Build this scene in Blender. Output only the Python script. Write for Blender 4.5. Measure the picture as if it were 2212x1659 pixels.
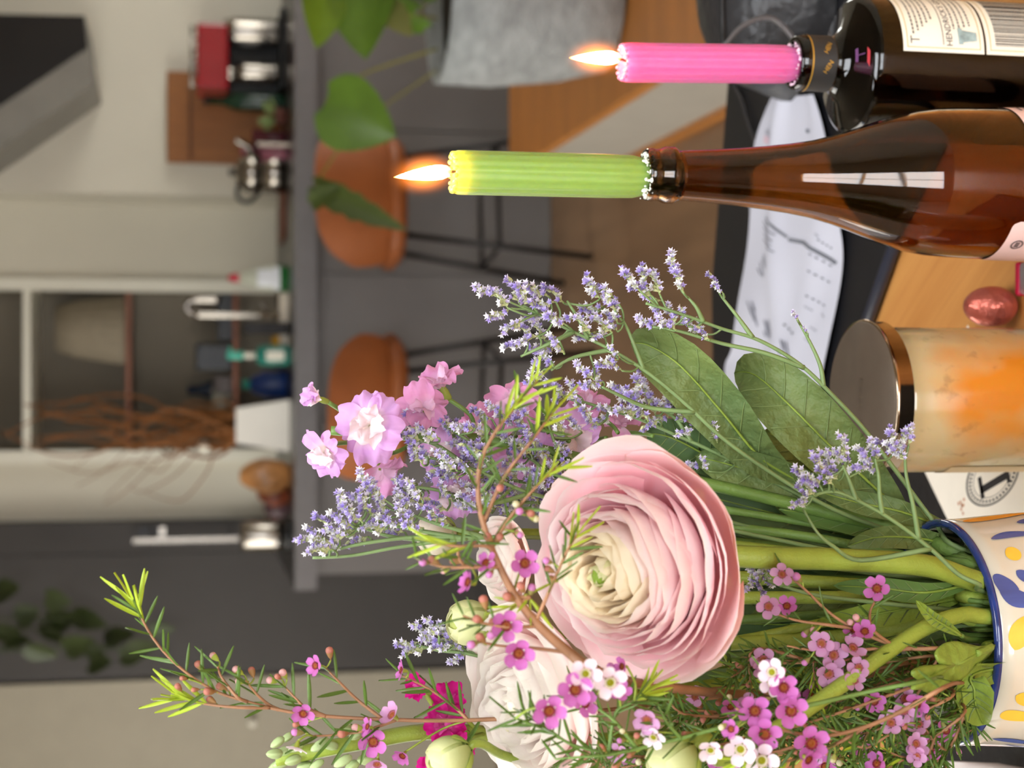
import bpy, bmesh, math, random
import numpy as np
from mathutils import Vector, Matrix, Quaternion

for _o in list(bpy.data.objects):
    bpy.data.objects.remove(_o, do_unlink=True)
scene = bpy.context.scene
COL = scene.collection
rnd = random.Random(7)

# ------------------------------------------------------------------ camera
# the picture is a portrait photograph lying on its side: the camera is rolled by 90 degrees
FPX = 3330.0
TILT = math.atan(0.203)
CAM = Vector((0.0, 0.0, 0.525))          # table top is z = 0, room floor is z = -0.74
FWD = Vector((0, math.cos(TILT), -math.sin(TILT)))
UPV = Vector((0, math.sin(TILT), math.cos(TILT)))
RGT = Vector((1, 0, 0))
cam_data = bpy.data.cameras.new('camera')
cam = bpy.data.objects.new('camera', cam_data)
COL.objects.link(cam)
cam.matrix_world = Matrix((
    (-UPV.x, RGT.x, -FWD.x, CAM.x),
    (-UPV.y, RGT.y, -FWD.y, CAM.y),
    (-UPV.z, RGT.z, -FWD.z, CAM.z),
    (0, 0, 0, 1)))
cam_data.sensor_fit = 'HORIZONTAL'
cam_data.sensor_width = 36.0
cam_data.lens = FPX / 2212.0 * 36.0
cam_data.clip_start = 0.02
cam_data.clip_end = 60
cam_data.dof.use_dof = True
cam_data.dof.focus_distance = 0.73
cam_data.dof.aperture_fstop = 11.0
scene.camera = cam

# ------------------------------------------------------------------ world, daylight, exposure
world = bpy.data.worlds.new('daylight')
scene.world = world
world.use_nodes = True
wn = world.node_tree.nodes
wn['Background'].inputs[0].default_value = (0.80, 0.88, 1.0, 1)
wn['Background'].inputs[1].default_value = 0.9
scene.view_settings.view_transform = 'Standard'
scene.view_settings.look = 'None'
scene.view_settings.gamma = 1.0
scene.view_settings.use_curve_mapping = False
scene.view_settings.exposure = 0.44
scene.cycles.use_denoising = True
scene.cycles.max_bounces = 8
scene.cycles.diffuse_bounces = 3
scene.cycles.glossy_bounces = 4
scene.cycles.transmission_bounces = 8
scene.cycles.volume_bounces = 0
scene.cycles.use_adaptive_sampling = True
scene.cycles.adaptive_threshold = 0.08
scene.cycles.adaptive_min_samples = 12
scene.cycles.use_light_tree = False
scene.cycles.transparent_max_bounces = 12
scene.cycles.caustics_reflective = False
scene.cycles.caustics_refractive = False
scene.cycles.sample_clamp_indirect = 6.0


def area_light(name, loc, rot, sx, sy, power, color):
    l = bpy.data.lights.new(name, 'AREA')
    l.shape = 'RECTANGLE'
    l.size = sx
    l.size_y = sy
    l.energy = power
    l.color = color
    o = bpy.data.objects.new(name, l)
    o.location = loc
    o.rotation_euler = rot
    COL.objects.link(o)
    return o


# daylight from the window behind the camera; fill lights added overhead and either side
area_light('window_daylight', (-0.15, -3.08, 0.75), (math.radians(90), 0, 0), 1.8, 1.8, 92, (0.95, 0.97, 1.0))
area_light('added_top_fill', (-0.2, -0.1, 1.79), (0, 0, 0), 1.4, 1.2, 44, (0.95, 0.97, 1.0))  # added overhead fill to brighten the table and flowers
area_light('added_left_fill', (-2.66, 3.9, 0.55), (0, math.radians(-90), 0), 1.4, 3.0, 54, (1.0, 0.95, 0.84))  # added fill from the left so the kitchen is not too dim
area_light('added_right_fill', (2.66, 4.9, 0.25), (0, math.radians(90), 0), 0.8, 1.2, 14, (1.0, 0.98, 0.90))  # added fill from the right, lifting the lower kitchen wall


# ------------------------------------------------------------------ helpers: pixel rays, materials, meshes
def ray(x, y):
    return FWD + RGT * ((829.5 - y) / FPX) - UPV * ((x - 1106.0) / FPX)


def at(x, y, Y):
    """the point of the room at depth Y seen at (x, y) of the 2212 x 1659 photograph"""
    r = ray(x, y)
    return CAM + r * (Y / r.y)


def onz(x, y, z=0.0):
    r = ray(x, y)
    return CAM + r * ((z - CAM.z) / r.z)


def lin(c):
    out = []
    for v in c[:3]:
        v = v / 255.0
        out.append(v / 12.92 if v <= 0.04045 else ((v + 0.055) / 1.055) ** 2.4)
    return tuple(out)


MATS = {}


def mat(name, col, rough=0.5, metal=0.0, var=0.12, scale=12.0, bump=0.0, bscale=60.0, spec=0.5, trans=0.0,
        transl=0.0, sss=0.0, sssr=(0.01, 0.006, 0.004), coat=0.0, ior=1.45, attr=None, stretch=None, col2=None, emit=None):
    """procedural principled material: base colour broken up by noise, optional bump"""
    if name in MATS:
        return MATS[name]
    m = bpy.data.materials.new(name)
    m.use_nodes = True
    nt = m.node_tree
    N, L = nt.nodes, nt.links
    b = N['Principled BSDF']
    out = N['Material Output']
    c = lin(col)
    tc = N.new('ShaderNodeTexCoord')
    vec = tc.outputs['Object']
    if stretch:
        mp = N.new('ShaderNodeMapping')
        mp.inputs['Scale'].default_value = stretch[:3]
        if len(stretch) > 3:
            mp.inputs['Rotation'].default_value = (0, 0, stretch[3])
        L.new(vec, mp.inputs[0])
        vec = mp.outputs[0]
    nz = N.new('ShaderNodeTexNoise')
    nz.inputs['Scale'].default_value = scale
    nz.inputs['Detail'].default_value = 5
    L.new(vec, nz.inputs['Vector'])
    ramp = N.new('ShaderNodeValToRGB')
    ramp.color_ramp.elements[0].position = 0.3
    ramp.color_ramp.elements[1].position = 0.7
    c2 = lin(col2) if col2 else tuple(min(1.0, v * (1 + var)) for v in c)
    c1 = c if col2 else tuple(v * (1 - var) for v in c)
    ramp.color_ramp.elements[0].color = (*c1, 1)
    ramp.color_ramp.elements[1].color = (*c2, 1)
    L.new(nz.outputs['Fac'], ramp.inputs[0])
    base = ramp.outputs[0]
    if attr:
        at_ = N.new('ShaderNodeAttribute')
        at_.attribute_name = attr
        mx = N.new('ShaderNodeMix')
        mx.data_type = 'RGBA'
        mx.blend_type = 'MULTIPLY'
        mx.inputs[0].default_value = 1.0
        L.new(at_.outputs['Color'], mx.inputs[6])
        L.new(base, mx.inputs[7])
        base = mx.outputs[2]
    L.new(base, b.inputs['Base Color'])
    b.inputs['Roughness'].default_value = rough
    b.inputs['Metallic'].default_value = metal
    b.inputs['Specular IOR Level'].default_value = spec
    b.inputs['Transmission Weight'].default_value = trans
    b.inputs['IOR'].default_value = ior
    b.inputs['Coat Weight'].default_value = coat
    if sss:
        b.inputs['Subsurface Weight'].default_value = sss
        b.inputs['Subsurface Radius'].default_value = sssr
        b.inputs['Subsurface Scale'].default_value = 1.0
    if bump:
        bn = N.new('ShaderNodeTexNoise')
        bn.inputs['Scale'].default_value = bscale
        bn.inputs['Detail'].default_value = 4
        L.new(vec, bn.inputs['Vector'])
        bp = N.new('ShaderNodeBump')
        bp.inputs['Strength'].default_value = bump
        bp.inputs['Distance'].default_value = 0.02
        L.new(bn.outputs['Fac'], bp.inputs['Height'])
        L.new(bp.outputs[0], b.inputs['Normal'])
    if emit:
        b.inputs['Emission Color'].default_value = (*lin(emit[0]), 1)
        b.inputs['Emission Strength'].default_value = emit[1]
    if transl:
        tl = N.new('ShaderNodeBsdfTranslucent')
        L.new(base, tl.inputs[0])
        ms = N.new('ShaderNodeMixShader')
        ms.inputs[0].default_value = transl
        L.new(b.outputs[0], ms.inputs[1])
        L.new(tl.outputs[0], ms.inputs[2])
        L.new(ms.outputs[0], out.inputs[0])
    MATS[name] = m
    return m


class MB:
    """collects shapes; build() links them as one mesh object"""

    def __init__(self):
        self.v, self.f, self.m, self.c = [], [], [], []
        self.mi = 0
        self.col = (1, 1, 1)

    def add(self, vs, fs, cols=None):
        o = len(self.v)
        self.v += [tuple(p) for p in vs]
        self.c += list(cols) if cols else [self.col] * len(vs)
        self.f += [tuple(i + o for i in f) for f in fs]
        self.m += [self.mi] * len(fs)
        return self

    def box(self, lo, hi, M=None):
        x0, y0, z0 = lo
        x1, y1, z1 = hi
        vs = [Vector(p) for p in ((x0, y0, z0), (x1, y0, z0), (x1, y1, z0), (x0, y1, z0), (x0, y0, z1), (x1, y0, z1), (x1, y1, z1), (x0, y1, z1))]
        if M:
            vs = [M @ p for p in vs]
        return self.add(vs, [(0, 3, 2, 1), (4, 5, 6, 7), (0, 1, 5, 4), (1, 2, 6, 5), (2, 3, 7, 6), (3, 0, 4, 7)])

    def bbox(self, lo, hi, r, M=None):
        """box with chamfered vertical and horizontal edges"""
        bm = bmesh.new()
        bmesh.ops.create_cube(bm, size=1.0)
        s = [hi[i] - lo[i] for i in range(3)]
        c = [(hi[i] + lo[i]) / 2 for i in range(3)]
        for v in bm.verts:
            v.co = Vector((v.co.x * s[0] + c[0], v.co.y * s[1] + c[1], v.co.z * s[2] + c[2]))
        bmesh.ops.bevel(bm, geom=bm.edges[:], offset=r, segments=2, affect='EDGES', profile=0.6)
        return self.bm(bm, M)

    def bm(self, bm, M=None):
        bm.verts.index_update()
        vs = [(M @ v.co) if M else v.co.copy() for v in bm.verts]
        fs = [tuple(v.index for v in f.verts) for f in bm.faces]
        bm.free()
        return self.add(vs, fs)

    def lathe(self, prof, seg=32, M=None, flute=None, cap0=True, cap1=True):
        """profile [(r, z)...] turned about z; flute = (count, depth)"""
        vs, fs = [], []
        for (r, z) in prof:
            for k in range(seg):
                a = 2 * math.pi * k / seg
                rr = r * (1 + (flute[1] * math.cos(flute[0] * a) if flute else 0))
                p = Vector((rr * math.cos(a), rr * math.sin(a), z))
                vs.append(M @ p if M else p)
        n = len(prof)
        for i in range(n - 1):
            for k in range(seg):
                k2 = (k + 1) % seg
                fs.append((i * seg + k, i * seg + k2, (i + 1) * seg + k2, (i + 1) * seg + k))
        if cap0 and prof[0][0] > 1e-6:
            fs.append(tuple(range(seg - 1, -1, -1)))
        if cap1 and prof[-1][0] > 1e-6:
            fs.append(tuple((n - 1) * seg + k for k in range(seg)))
        return self.add(vs, fs)

    def tube(self, pts, rad, seg=6, cap=True):
        pts = [Vector(p) for p in pts]
        n = len(pts)
        if not hasattr(rad, '__len__'):
            rad = [rad] * n
        vs, fs = [], []
        prev = None
        for i, p in enumerate(pts):
            d = (pts[min(i + 1, n - 1)] - pts[max(i - 1, 0)])
            if d.length < 1e-9:
                d = Vector((0, 0, 1))
            d.normalize()
            if prev is None:
                s = d.orthogonal().normalized()
            else:
                s = (prev - d * prev.dot(d))
                s = s.normalized() if s.length > 1e-6 else d.orthogonal().normalized()
            prev = s
            t = d.cross(s)
            for k in range(seg):
                a = 2 * math.pi * k / seg
                vs.append(p + (s * math.cos(a) + t * math.sin(a)) * rad[i])
        for i in range(n - 1):
            for k in range(seg):
                k2 = (k + 1) % seg
                fs.append((i * seg + k, i * seg + k2, (i + 1) * seg + k2, (i + 1) * seg + k))
        if cap:
            fs.append(tuple(range(seg - 1, -1, -1)))
            fs.append(tuple((n - 1) * seg + k for k in range(seg)))
        return self.add(vs, fs)

    def ball(self, c, r, seg=10, rings=6, sc=(1, 1, 1), M=None):
        vs, fs = [], []
        c = Vector(c)
        for i in range(rings + 1):
            th = math.pi * i / rings
            for k in range(seg):
                a = 2 * math.pi * k / seg
                p = Vector((r * sc[0] * math.sin(th) * math.cos(a), r * sc[1] * math.sin(th) * math.sin(a), r * sc[2] * math.cos(th)))
                vs.append(c + (M @ p if M else p))
        for i in range(rings):
            for k in range(seg):
                k2 = (k + 1) % seg
                fs.append((i * seg + k, (i + 1) * seg + k, (i + 1) * seg + k2, i * seg + k2))
        return self.add(vs, fs)

    def grid(self, nu, nv, fn, closed=False):
        vs, fs, cs = [], [], []
        for j in range(nv + 1):
            for i in range(nu + 1):
                r = fn(-1 + 2 * i / nu, j / nv)
                if len(r) == 2:
                    vs.append(r[0])
                    cs.append(r[1])
                else:
                    vs.append(r)
                    cs.append(self.col)
        w = nu + 1
        for j in range(nv):
            for i in range(nu):
                fs.append((j * w + i, j * w + i + 1, (j + 1) * w + i + 1, (j + 1) * w + i))
        return self.add(vs, fs, cs)

    def prism(self, poly, z0, z1, M=None):
        n = len(poly)
        vs = [Vector((p[0], p[1], z0)) for p in poly] + [Vector((p[0], p[1], z1)) for p in poly]
        if M:
            vs = [M @ v for v in vs]
        fs = [tuple(range(n - 1, -1, -1)), tuple(range(n, 2 * n))]
        fs += [(i, (i + 1) % n, n + (i + 1) % n, n + i) for i in range(n)]
        return self.add(vs, fs)

    def mesh(self, name, mats, smooth=True, center=None):
        me = bpy.data.meshes.new(name)
        vs = self.v
        if center is not None:
            vs = [(p[0] - center[0], p[1] - center[1], p[2] - center[2]) for p in vs]
        me.from_pydata(vs, [], self.f)
        if not isinstance(mats, (list, tuple)):
            mats = [mats]
        for m in mats:
            me.materials.append(m)
        me.polygons.foreach_set('material_index', self.m)
        me.polygons.foreach_set('use_smooth', [smooth] * len(me.polygons))
        if any(c != (1, 1, 1) for c in self.c):
            ca = me.color_attributes.new('Col', 'FLOAT_COLOR', 'POINT')
            flat = []
            for c in self.c:
                flat += [c[0], c[1], c[2], 1.0]
            ca.data.foreach_set('color', flat)
        me.update()
        return me

    def build(self, name, mats, parent=None, smooth=True):
        """vertices are in world space; the object sits at its parent's origin or its own base"""
        if parent is not None:
            ctr = WORLD[parent.name].translation
        else:
            a = np.array(self.v)
            ctr = Vector(((a[:, 0].min() + a[:, 0].max()) / 2, (a[:, 1].min() + a[:, 1].max()) / 2, a[:, 2].min()))
        me = self.mesh(name, mats, smooth, ctr)
        return link(me, name, parent, Matrix.Translation(ctr))


WORLD = {}


def link(data, name, parent=None, W=None):
    o = bpy.data.objects.new(name, data)
    COL.objects.link(o)
    W = W if W is not None else Matrix()
    WORLD[o.name] = W
    if parent is not None:
        o.parent = parent
        o.matrix_basis = WORLD[parent.name].inverted() @ W
    else:
        o.matrix_basis = W
    return o


def thing(name, label, cat, loc, group=None):
    o = link(None, name, None, Matrix.Translation(Vector(loc)))
    o.empty_display_size = 0.02
    return tag(o, label, cat, group)


def tag(o, label, cat, group=None, kind=None):
    o['label'] = label
    o['category'] = cat
    if group:
        o['group'] = group
    if kind:
        o['kind'] = kind
    return o


def struct(o):
    o['kind'] = 'structure'
    return o


def stuff(o):
    o['kind'] = 'stuff'
    return o


def smoothpath(pts, n=6):
    """Catmull-Rom through points"""
    P = [Vector(p) for p in pts]
    if len(P) < 3:
        return [P[0].lerp(P[-1], i / n) for i in range(n + 1)]
    out = []
    for i in range(len(P) - 1):
        p0 = P[max(i - 1, 0)]
        p1, p2 = P[i], P[i + 1]
        p3 = P[min(i + 2, len(P) - 1)]
        for k in range(n):
            t = k / n
            out.append(0.5 * ((2 * p1) + (p2 - p0) * t + (2 * p0 - 5 * p1 + 4 * p2 - p3) * t * t + (3 * p1 - p0 - 3 * p2 + p3) * t ** 3))
    out.append(P[-1])
    return out


def frame(pos, z, x=None, roll=0.0, s=1.0):
    """matrix with local z along z"""
    z = Vector(z).normalized()
    x = Vector(x) if x is not None else z.orthogonal()
    x = x - z * x.dot(z)
    if x.length < 1e-6:
        x = z.orthogonal()
    x.normalize()
    y = z.cross(x)
    M = Matrix(((x.x, y.x, z.x, pos[0]), (x.y, y.y, z.y, pos[1]), (x.z, y.z, z.z, pos[2]), (0, 0, 0, 1)))
    return M @ Matrix.Rotation(roll, 4, 'Z') @ Matrix.Scale(s, 4)


def text_verts(s, size):
    cu = bpy.data.curves.new('t', 'FONT')
    cu.body = s
    cu.size = size
    cu.resolution_u = 2
    cu.align_x = 'LEFT'
    o = bpy.data.objects.new('t', cu)
    COL.objects.link(o)
    me = bpy.data.meshes.new_from_object(o.evaluated_get(bpy.context.evaluated_depsgraph_get()))
    vs = [v.co.copy() for v in me.vertices]
    fs = [tuple(p.vertices) for p in me.polygons]
    bpy.data.objects.remove(o)
    bpy.data.curves.remove(cu)
    bpy.data.meshes.remove(me)
    return vs, fs
# ------------------------------------------------------------------ the room
FLOOR, CEIL = -0.74, 1.80
BACK = 6.65
CT = 0.20                                # kitchen counter top height in this frame
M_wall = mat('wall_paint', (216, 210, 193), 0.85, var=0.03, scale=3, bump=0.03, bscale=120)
M_white = mat('white_lacquer', (236, 232, 216), 0.45, var=0.03, scale=4)
M_dark = mat('charcoal_front', (64, 60, 57), 0.55, var=0.06, scale=5)
M_dark2 = mat('charcoal_island', (112, 108, 106), 0.5, var=0.05, scale=5)
M_ctop = mat('dark_stone_top', (48, 44, 43), 0.32, var=0.15, scale=30)
M_cedge = mat('stone_edge', (112, 109, 110), 0.5, var=0.05, scale=20)
M_niche = mat('niche_shade_paint', (128, 119, 105), 0.8, var=0.05, scale=3)  # pale niche walls darkened in colour to stand for shade
M_steel = mat('brushed_steel', (166, 159, 150), 0.22, 1.0, var=0.05, scale=30)
M_black = mat('black_plastic', (18, 17, 18), 0.35, var=0.15, scale=20)
M_blackm = mat('black_metal', (30, 26, 25), 0.45, 0.3, var=0.1, scale=20)
M_floor = mat('floor_wood', (142, 112, 84), 0.4, var=0.15, scale=3.0, stretch=(6, 0.6, 1), bump=0.03, bscale=8)
M_leather = mat('tan_leather', (152, 86, 42), 0.5, var=0.12, scale=9, bump=0.08, bscale=80)
M_benchwood = mat('bench_oak', (186, 122, 58), 0.45, var=0.14, scale=4, stretch=(1, 7, 1))
M_green = mat('house_leaf', (96, 128, 44), 0.35, var=0.18, scale=14, transl=0.25)
M_leafdark = mat('dark_leaf', (52, 62, 30), 0.5, var=0.2, scale=10)


def Xp(y, Y, x=500):
    return at(x, y, Y).x


def Zp(x, Y):
    return at(x, 829.5, Y).z


struct(MB().box((-2.7, -3.1, FLOOR - 0.1), (2.7, 7.3, FLOOR)).build('floor', M_floor, smooth=False))
w = MB().box((-2.7, -3.1, CEIL), (2.7, -.75, CEIL + 0.1)).box((-2.7, .55, CEIL), (2.7, 7.3, CEIL + .1))
w.box((-2.7, -.75, CEIL), (-.95, .55, CEIL + .1)).box((.55, -.75, CEIL), (2.7, .55, CEIL + .1))  # ceiling opening left for the added overhead fill
struct(w.build('ceiling', mat('ceiling_paint', (140, 132, 116), .9, var=.03), smooth=False))
xn0, xn1 = Xp(982, BACK), Xp(620, BACK)   # niche opening
xr = Xp(424, 6.25)                        # projecting wall on the right
w = MB()
w.box((-2.7, BACK + 0.02, FLOOR), (xn0, 7.3, CEIL))
w.box((xn1, BACK, FLOOR), (xr + 0.1, 7.3, CEIL))
w.box((xr, 6.25, FLOOR), (2.7, 7.3, CEIL))
struct(w.build('wall_back', M_wall, smooth=False))
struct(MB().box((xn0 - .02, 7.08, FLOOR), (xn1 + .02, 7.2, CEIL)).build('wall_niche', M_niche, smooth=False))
# window wall behind the camera: piers, sill and head around the opening
w = MB()
w.box((-2.7, -3.1, FLOOR), (-1.05, -3.0, CEIL))
w.box((0.75, -3.1, FLOOR), (2.7, -3.0, CEIL))
w.box((-1.05, -3.1, FLOOR), (0.75, -3.0, -0.15))
w.box((-1.05, -3.1, 1.65), (0.75, -3.0, CEIL))
struct(w.build('wall_front', M_wall, smooth=False))
w = MB()
for xx in (-1.05, -0.175, 0.70):
    w.box((xx, -3.04, -0.15), (xx + .05, -2.99, 1.65))
w.box((-1.05, -3.04, -0.15), (0.75, -2.99, -0.10))
w.box((-1.05, -3.04, 0.85), (0.75, -2.99, 0.89))
w.box((-1.05, -3.04, 1.6), (0.75, -2.99, 1.65))
struct(w.build('window_1', M_white, smooth=False))
w = MB()
w.box((-2.8, -3.1, FLOOR), (-2.7, 2.1, CEIL))
w.box((-2.8, 5.3, FLOOR), (-2.7, 7.3, CEIL))
w.box((-2.8, 2.1, 1.3), (-2.7, 5.3, CEIL))
struct(w.build('wall_left', M_wall, smooth=False))
w = MB()
for yy in (2.1, 3.67, 5.25):
    w.box((-2.76, yy, FLOOR), (-2.70, yy + .05, 1.3))
w.box((-2.76, 2.1, 1.25), (-2.70, 5.3, 1.3))
struct(w.build('added_window_left', M_white, smooth=False))  # unseen frame added with the left fill light
w = MB().box((2.7, -3.1, FLOOR), (2.8, 4.25, CEIL)).box((2.7, 5.55, FLOOR), (2.8, 7.3, CEIL))
w.box((2.7, 4.25, FLOOR), (2.8, 5.55, -.2)).box((2.7, 4.25, .7), (2.8, 5.55, CEIL))
struct(w.build('wall_right', M_wall, smooth=False))
w = MB()
for yy in (4.25, 4.88, 5.5):
    w.box((2.70, yy, -.2), (2.76, yy + .05, .7))
w.box((2.70, 4.25, .65), (2.76, 5.55, .7)).box((2.70, 4.25, -.2), (2.76, 5.55, -.15))
struct(w.build('added_window_right', M_white, smooth=False))  # unseen frame added with the right fill light

# shelf niche: white posts and open shelves
nt = thing('shelf_unit', 'white framed open shelf niche between the pale kitchen walls', 'shelf', (0.5 * (xn0 + xn1), BACK + .1, FLOOR))
for ya, yb in ((607, 632), (970, 996)):
    MB().box((Xp(yb, BACK), BACK - .02, CT), (Xp(ya, BACK), BACK + .05, CEIL)).build('post', M_white, nt, smooth=False)
MB().box((xn0, BACK - .01, Zp(66, BACK)), (xn1, 7.08, Zp(50, BACK))).build('shelf_board', M_white, nt, smooth=False)
M_copper = mat('copper_strip', (120, 72, 48), 0.4, 0.3, var=0.1)
for v in (272, 504):
    s = MB().box((xn0, BACK + .14, Zp(v + 10, BACK + .14)), (xn1, 7.08, Zp(v, BACK + .14))).build('shelf_board', M_copper, nt, smooth=False)

Ysh = BACK + 0.22
M_shade = mat('pleated_linen', (150, 138, 118), 0.8, var=0.08, scale=30)
p = at(268, 712, Ysh)
r0 = abs(Xp(640, Ysh) - Xp(785, Ysh)) / 2
zt, zb = Zp(122, Ysh), Zp(271, BACK + .14)
o = MB().lathe([(r0 * .97, 0), (r0, .02), (r0 * .8, (zt - zb) * .7), (r0 * .62, zt - zb), (r0 * .58, zt - zb)], 96, Matrix.Translation((p.x, Ysh, zb)), flute=(24, .035)).build('lamp_shade', M_shade)
tag(o, 'dim pleated linen lamp shade standing on the upper niche shelf', 'lamp shade')


def pxbox(name, x0, x1, y0, y1, Y, depth, m, label, cat, zbase=None, r=0.004, parent=None, group=None):
    """a chamfered box whose front face at depth Y spans the given picture extent"""
    zt = Zp(x0, Y)
    zb = Zp(x1, Y) if zbase is None else zbase
    xa, xb = Xp(y1, Y, (x0 + x1) / 2), Xp(y0, Y, (x0 + x1) / 2)
    o = MB().bbox((xa, Y, zb), (xb, Y + depth, zt), min(r, depth * .3, (xb - xa) * .3, (zt - zb) * .3)).build(name, m, parent, smooth=False)
    if parent is None:
        tag(o, label, cat, group)
    return o


ZS2 = Zp(504, BACK + .14)
pxbox('storage_box', 470, 505, 634, 735, BACK + .16, .16, M_black, 'black flat box on the lower niche shelf behind the tap', 'box', ZS2)
pxbox('box_camera', 422, 505, 742, 800, BACK + .16, .1, M_black, 'black boxy device on the lower niche shelf', 'device', ZS2, .01)
pxbox('jar', 462, 505, 812, 850, BACK + .17, .1, mat('grey_ceramic', (90, 80, 78), .5), 'grey squat jar on the lower niche shelf', 'jar', ZS2, .012)
p = at(500, 862, BACK + .25)
M_clear = mat('cloudy_glass', (150, 146, 132), .2, var=.05)
o = MB().lathe([(.03, 0), (.055, .03), (.06, .09), (.052, .09), (.03, .012)], 24, Matrix.Translation((p.x, BACK + .25, ZS2))).build('glass_bowl', M_clear)
tag(o, 'small cloudy glass bowl at the left end of the lower niche shelf', 'bowl')
p = at(430, 842, BACK + .3)
o = MB().lathe([(.035, 0), (.04, .1), (.02, .15), (.022, .19), (0, .2)], 16, Matrix.Translation((p.x, BACK + .34, ZS2))).build('bottle', mat('navy_plastic', (24, 40, 62), .4))
tag(o, 'small navy capped bottle behind the grey jar in the niche', 'bottle')

# tall charcoal cabinet on the left, with a steel bar handle
XA, XB, XC = Xp(1457, 6.6), Xp(1190, 6.6), Xp(1122, 6.6)
tc_ = thing('tall_cabinet', 'tall charcoal cabinet wall left of the kitchen counter', 'cabinet', ((XA + XC) / 2, 6.62, FLOOR))
MB().box((XA, 6.605, FLOOR), (XC, 6.668, CEIL)).build('carcass', M_dark, tc_, smooth=False)
d = MB().box((XA + .004, 6.585, FLOOR + .08), (XB - .002, 6.605, CEIL)).build('door', M_dark, tc_, smooth=False)
d2 = MB().box((XB + .002, 6.585, FLOOR + .08), (XC - .004, 6.605, CEIL)).build('door', M_dark, tc_, smooth=False)
hx = Xp(1167, 6.52, 400)
MB().box((hx - .008, 6.51, Zp(516, 6.52)), (hx + .012, 6.535, Zp(287, 6.52))).build('handle', M_steel, d2, smooth=False)
MB().box((hx, 6.535, Zp(330, 6.52)), (hx + .01, 6.585, Zp(325, 6.52))).box((hx, 6.535, Zp(500, 6.52)), (hx + .01, 6.585, Zp(495, 6.52))).build('handle_mount', M_steel, d2, smooth=False)
for (va, vb) in ((298, 322), (330, 341)):
    MB().box((hx + .016, 6.578, Zp(vb, 6.55)), (hx + .05, 6.585, Zp(va, 6.55))).build('control_window', M_black, d2, smooth=False)
MB().box((hx + .014, 6.57, Zp(357, 6.55)), (hx + .052, 6.585, Zp(343, 6.55))).build('control_knob', M_steel, d2, smooth=False)

dr = struct(MB().box((-2.69, 6.57, FLOOR), (XA - .006, 6.67, CEIL)).build('door_1', mat('door_paint', (166, 158, 140), .6, var=.03), smooth=False))
p = at(545, 1560, 6.55)
MB().lathe([(.008, 0), (.008, .02), (.018, .03), (.016, .045), (0, .047)], 16, Matrix.Translation((p.x, 6.57, p.z)) @ Matrix.Rotation(math.pi / 2, 4, 'X')).build('door_knob', M_white, dr)

# kitchen counter with island front
XL = Xp(1275, 5.38, 640)
o = MB()
o.mi = 0
o.prism([(XL, 5.385), (2.68, 5.385), (2.68, 6.245), (xr - .005, 6.245), (xr - .005, BACK - .002), (XC + .004, BACK - .002), (XC + .004, 6.58), (XL, 6.58)], CT - .03, CT)
o2 = o.build('countertop', M_ctop, smooth=False)
tag(o2, 'dark stone kitchen countertop running along the pale wall', 'countertop')
MB().box((XL, 5.37, CT - .075), (2.68, 5.385, CT + .001)).build('front_edge', M_cedge, o2, smooth=False)
XI = Xp(1240, 5.5, 800)
isl = thing('base_cabinet', 'charcoal kitchen island base with flat panels behind the bar stools', 'cabinet', (0.5, 5.6, FLOOR))
MB().box((XI, 5.52, FLOOR), (2.66, 6.24, CT - .03)).build('carcass', M_dark2, isl, smooth=False)
seams = [XI, Xp(905, 5.5, 800), Xp(592, 5.5, 800), Xp(280, 5.5, 800), Xp(-30, 5.5, 800), 2.66]
for a, b in zip(seams[:-1], seams[1:]):
    MB().box((a + .0025, 5.5, FLOOR + .004), (b - .0025, 5.52, CT - .08)).build('panel', M_dark2, isl, smooth=False)

# range hood on the projecting wall
hd = thing('range_hood', 'slanted black and grey range hood high on the kitchen wall', 'range hood', (Xp(110, 6.0), 6.1, Zp(200, 6.0)))
Yh = 5.85


def hp(x, y, Y=Yh):
    q = at(x, y, Y)
    return (q.x, q.z)


RX = Matrix.Rotation(math.pi / 2, 4, 'X')
poly = [hp(182, 34), hp(190, 106), hp(0, 232), hp(-120, 305), hp(-120, 28)]
MB().prism(poly, -(6.25), -(Yh), RX).build('glass_panel', mat('hood_black_glass', (22, 18, 17), .3, var=.2, scale=4), hd, smooth=False)
poly = [hp(190, 107), hp(205, 182), hp(10, 316), hp(-120, 400), hp(-120, 306), hp(0, 233)]
MB().prism(poly, -(6.25), -(Yh - .02), RX).build('side_trim', mat('hood_grey', (128, 124, 116), .4, .2, var=.06), hd, smooth=False)
p = at(123, 156, Yh - .02)
MB().lathe([(.012, 0), (.012, .012), (0, .013)], 16, Matrix.Translation((p.x, Yh - .0, p.z)) @ RX).build('button', M_steel, hd)

# things on the counter, right to left in the upright view
M_redapp = mat('red_enamel', (150, 18, 30), .3, var=.08, coat=.4)
cm = thing('coffee_machine', 'red topped espresso machine with steel jug on the counter', 'coffee machine', (Xp(118, 5.95), 6.02, CT))
Yc = 5.92
MB().bbox((Xp(190, Yc, 460), Yc, Zp(494, Yc)), (Xp(48, Yc, 460), Yc + .26, Zp(425, Yc)), .012).build('top_housing', M_redapp, cm, smooth=False)
MB().bbox((Xp(185, Yc, 550), Yc + .14, CT), (Xp(30, Yc, 550), Yc + .28, Zp(494, Yc)), .01).build('back_column', M_black, cm, smooth=False)
MB().bbox((Xp(190, Yc, 620), Yc - .02, CT), (Xp(20, Yc, 620), Yc + .28, CT + .025), .006).build('drip_tray', M_black, cm, smooth=False)
mb = MB()
for yy in (60, 85, 108, 135, 160, 186):
    c = at(419, yy, Yc + .03)
    mb.tube([(c.x, Yc + .03, Zp(427, Yc)), (c.x, Yc + .03, Zp(414, Yc))], .004, 8)
a_, b_ = at(414, 55, Yc + .03), at(414, 190, Yc + .03)
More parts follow.
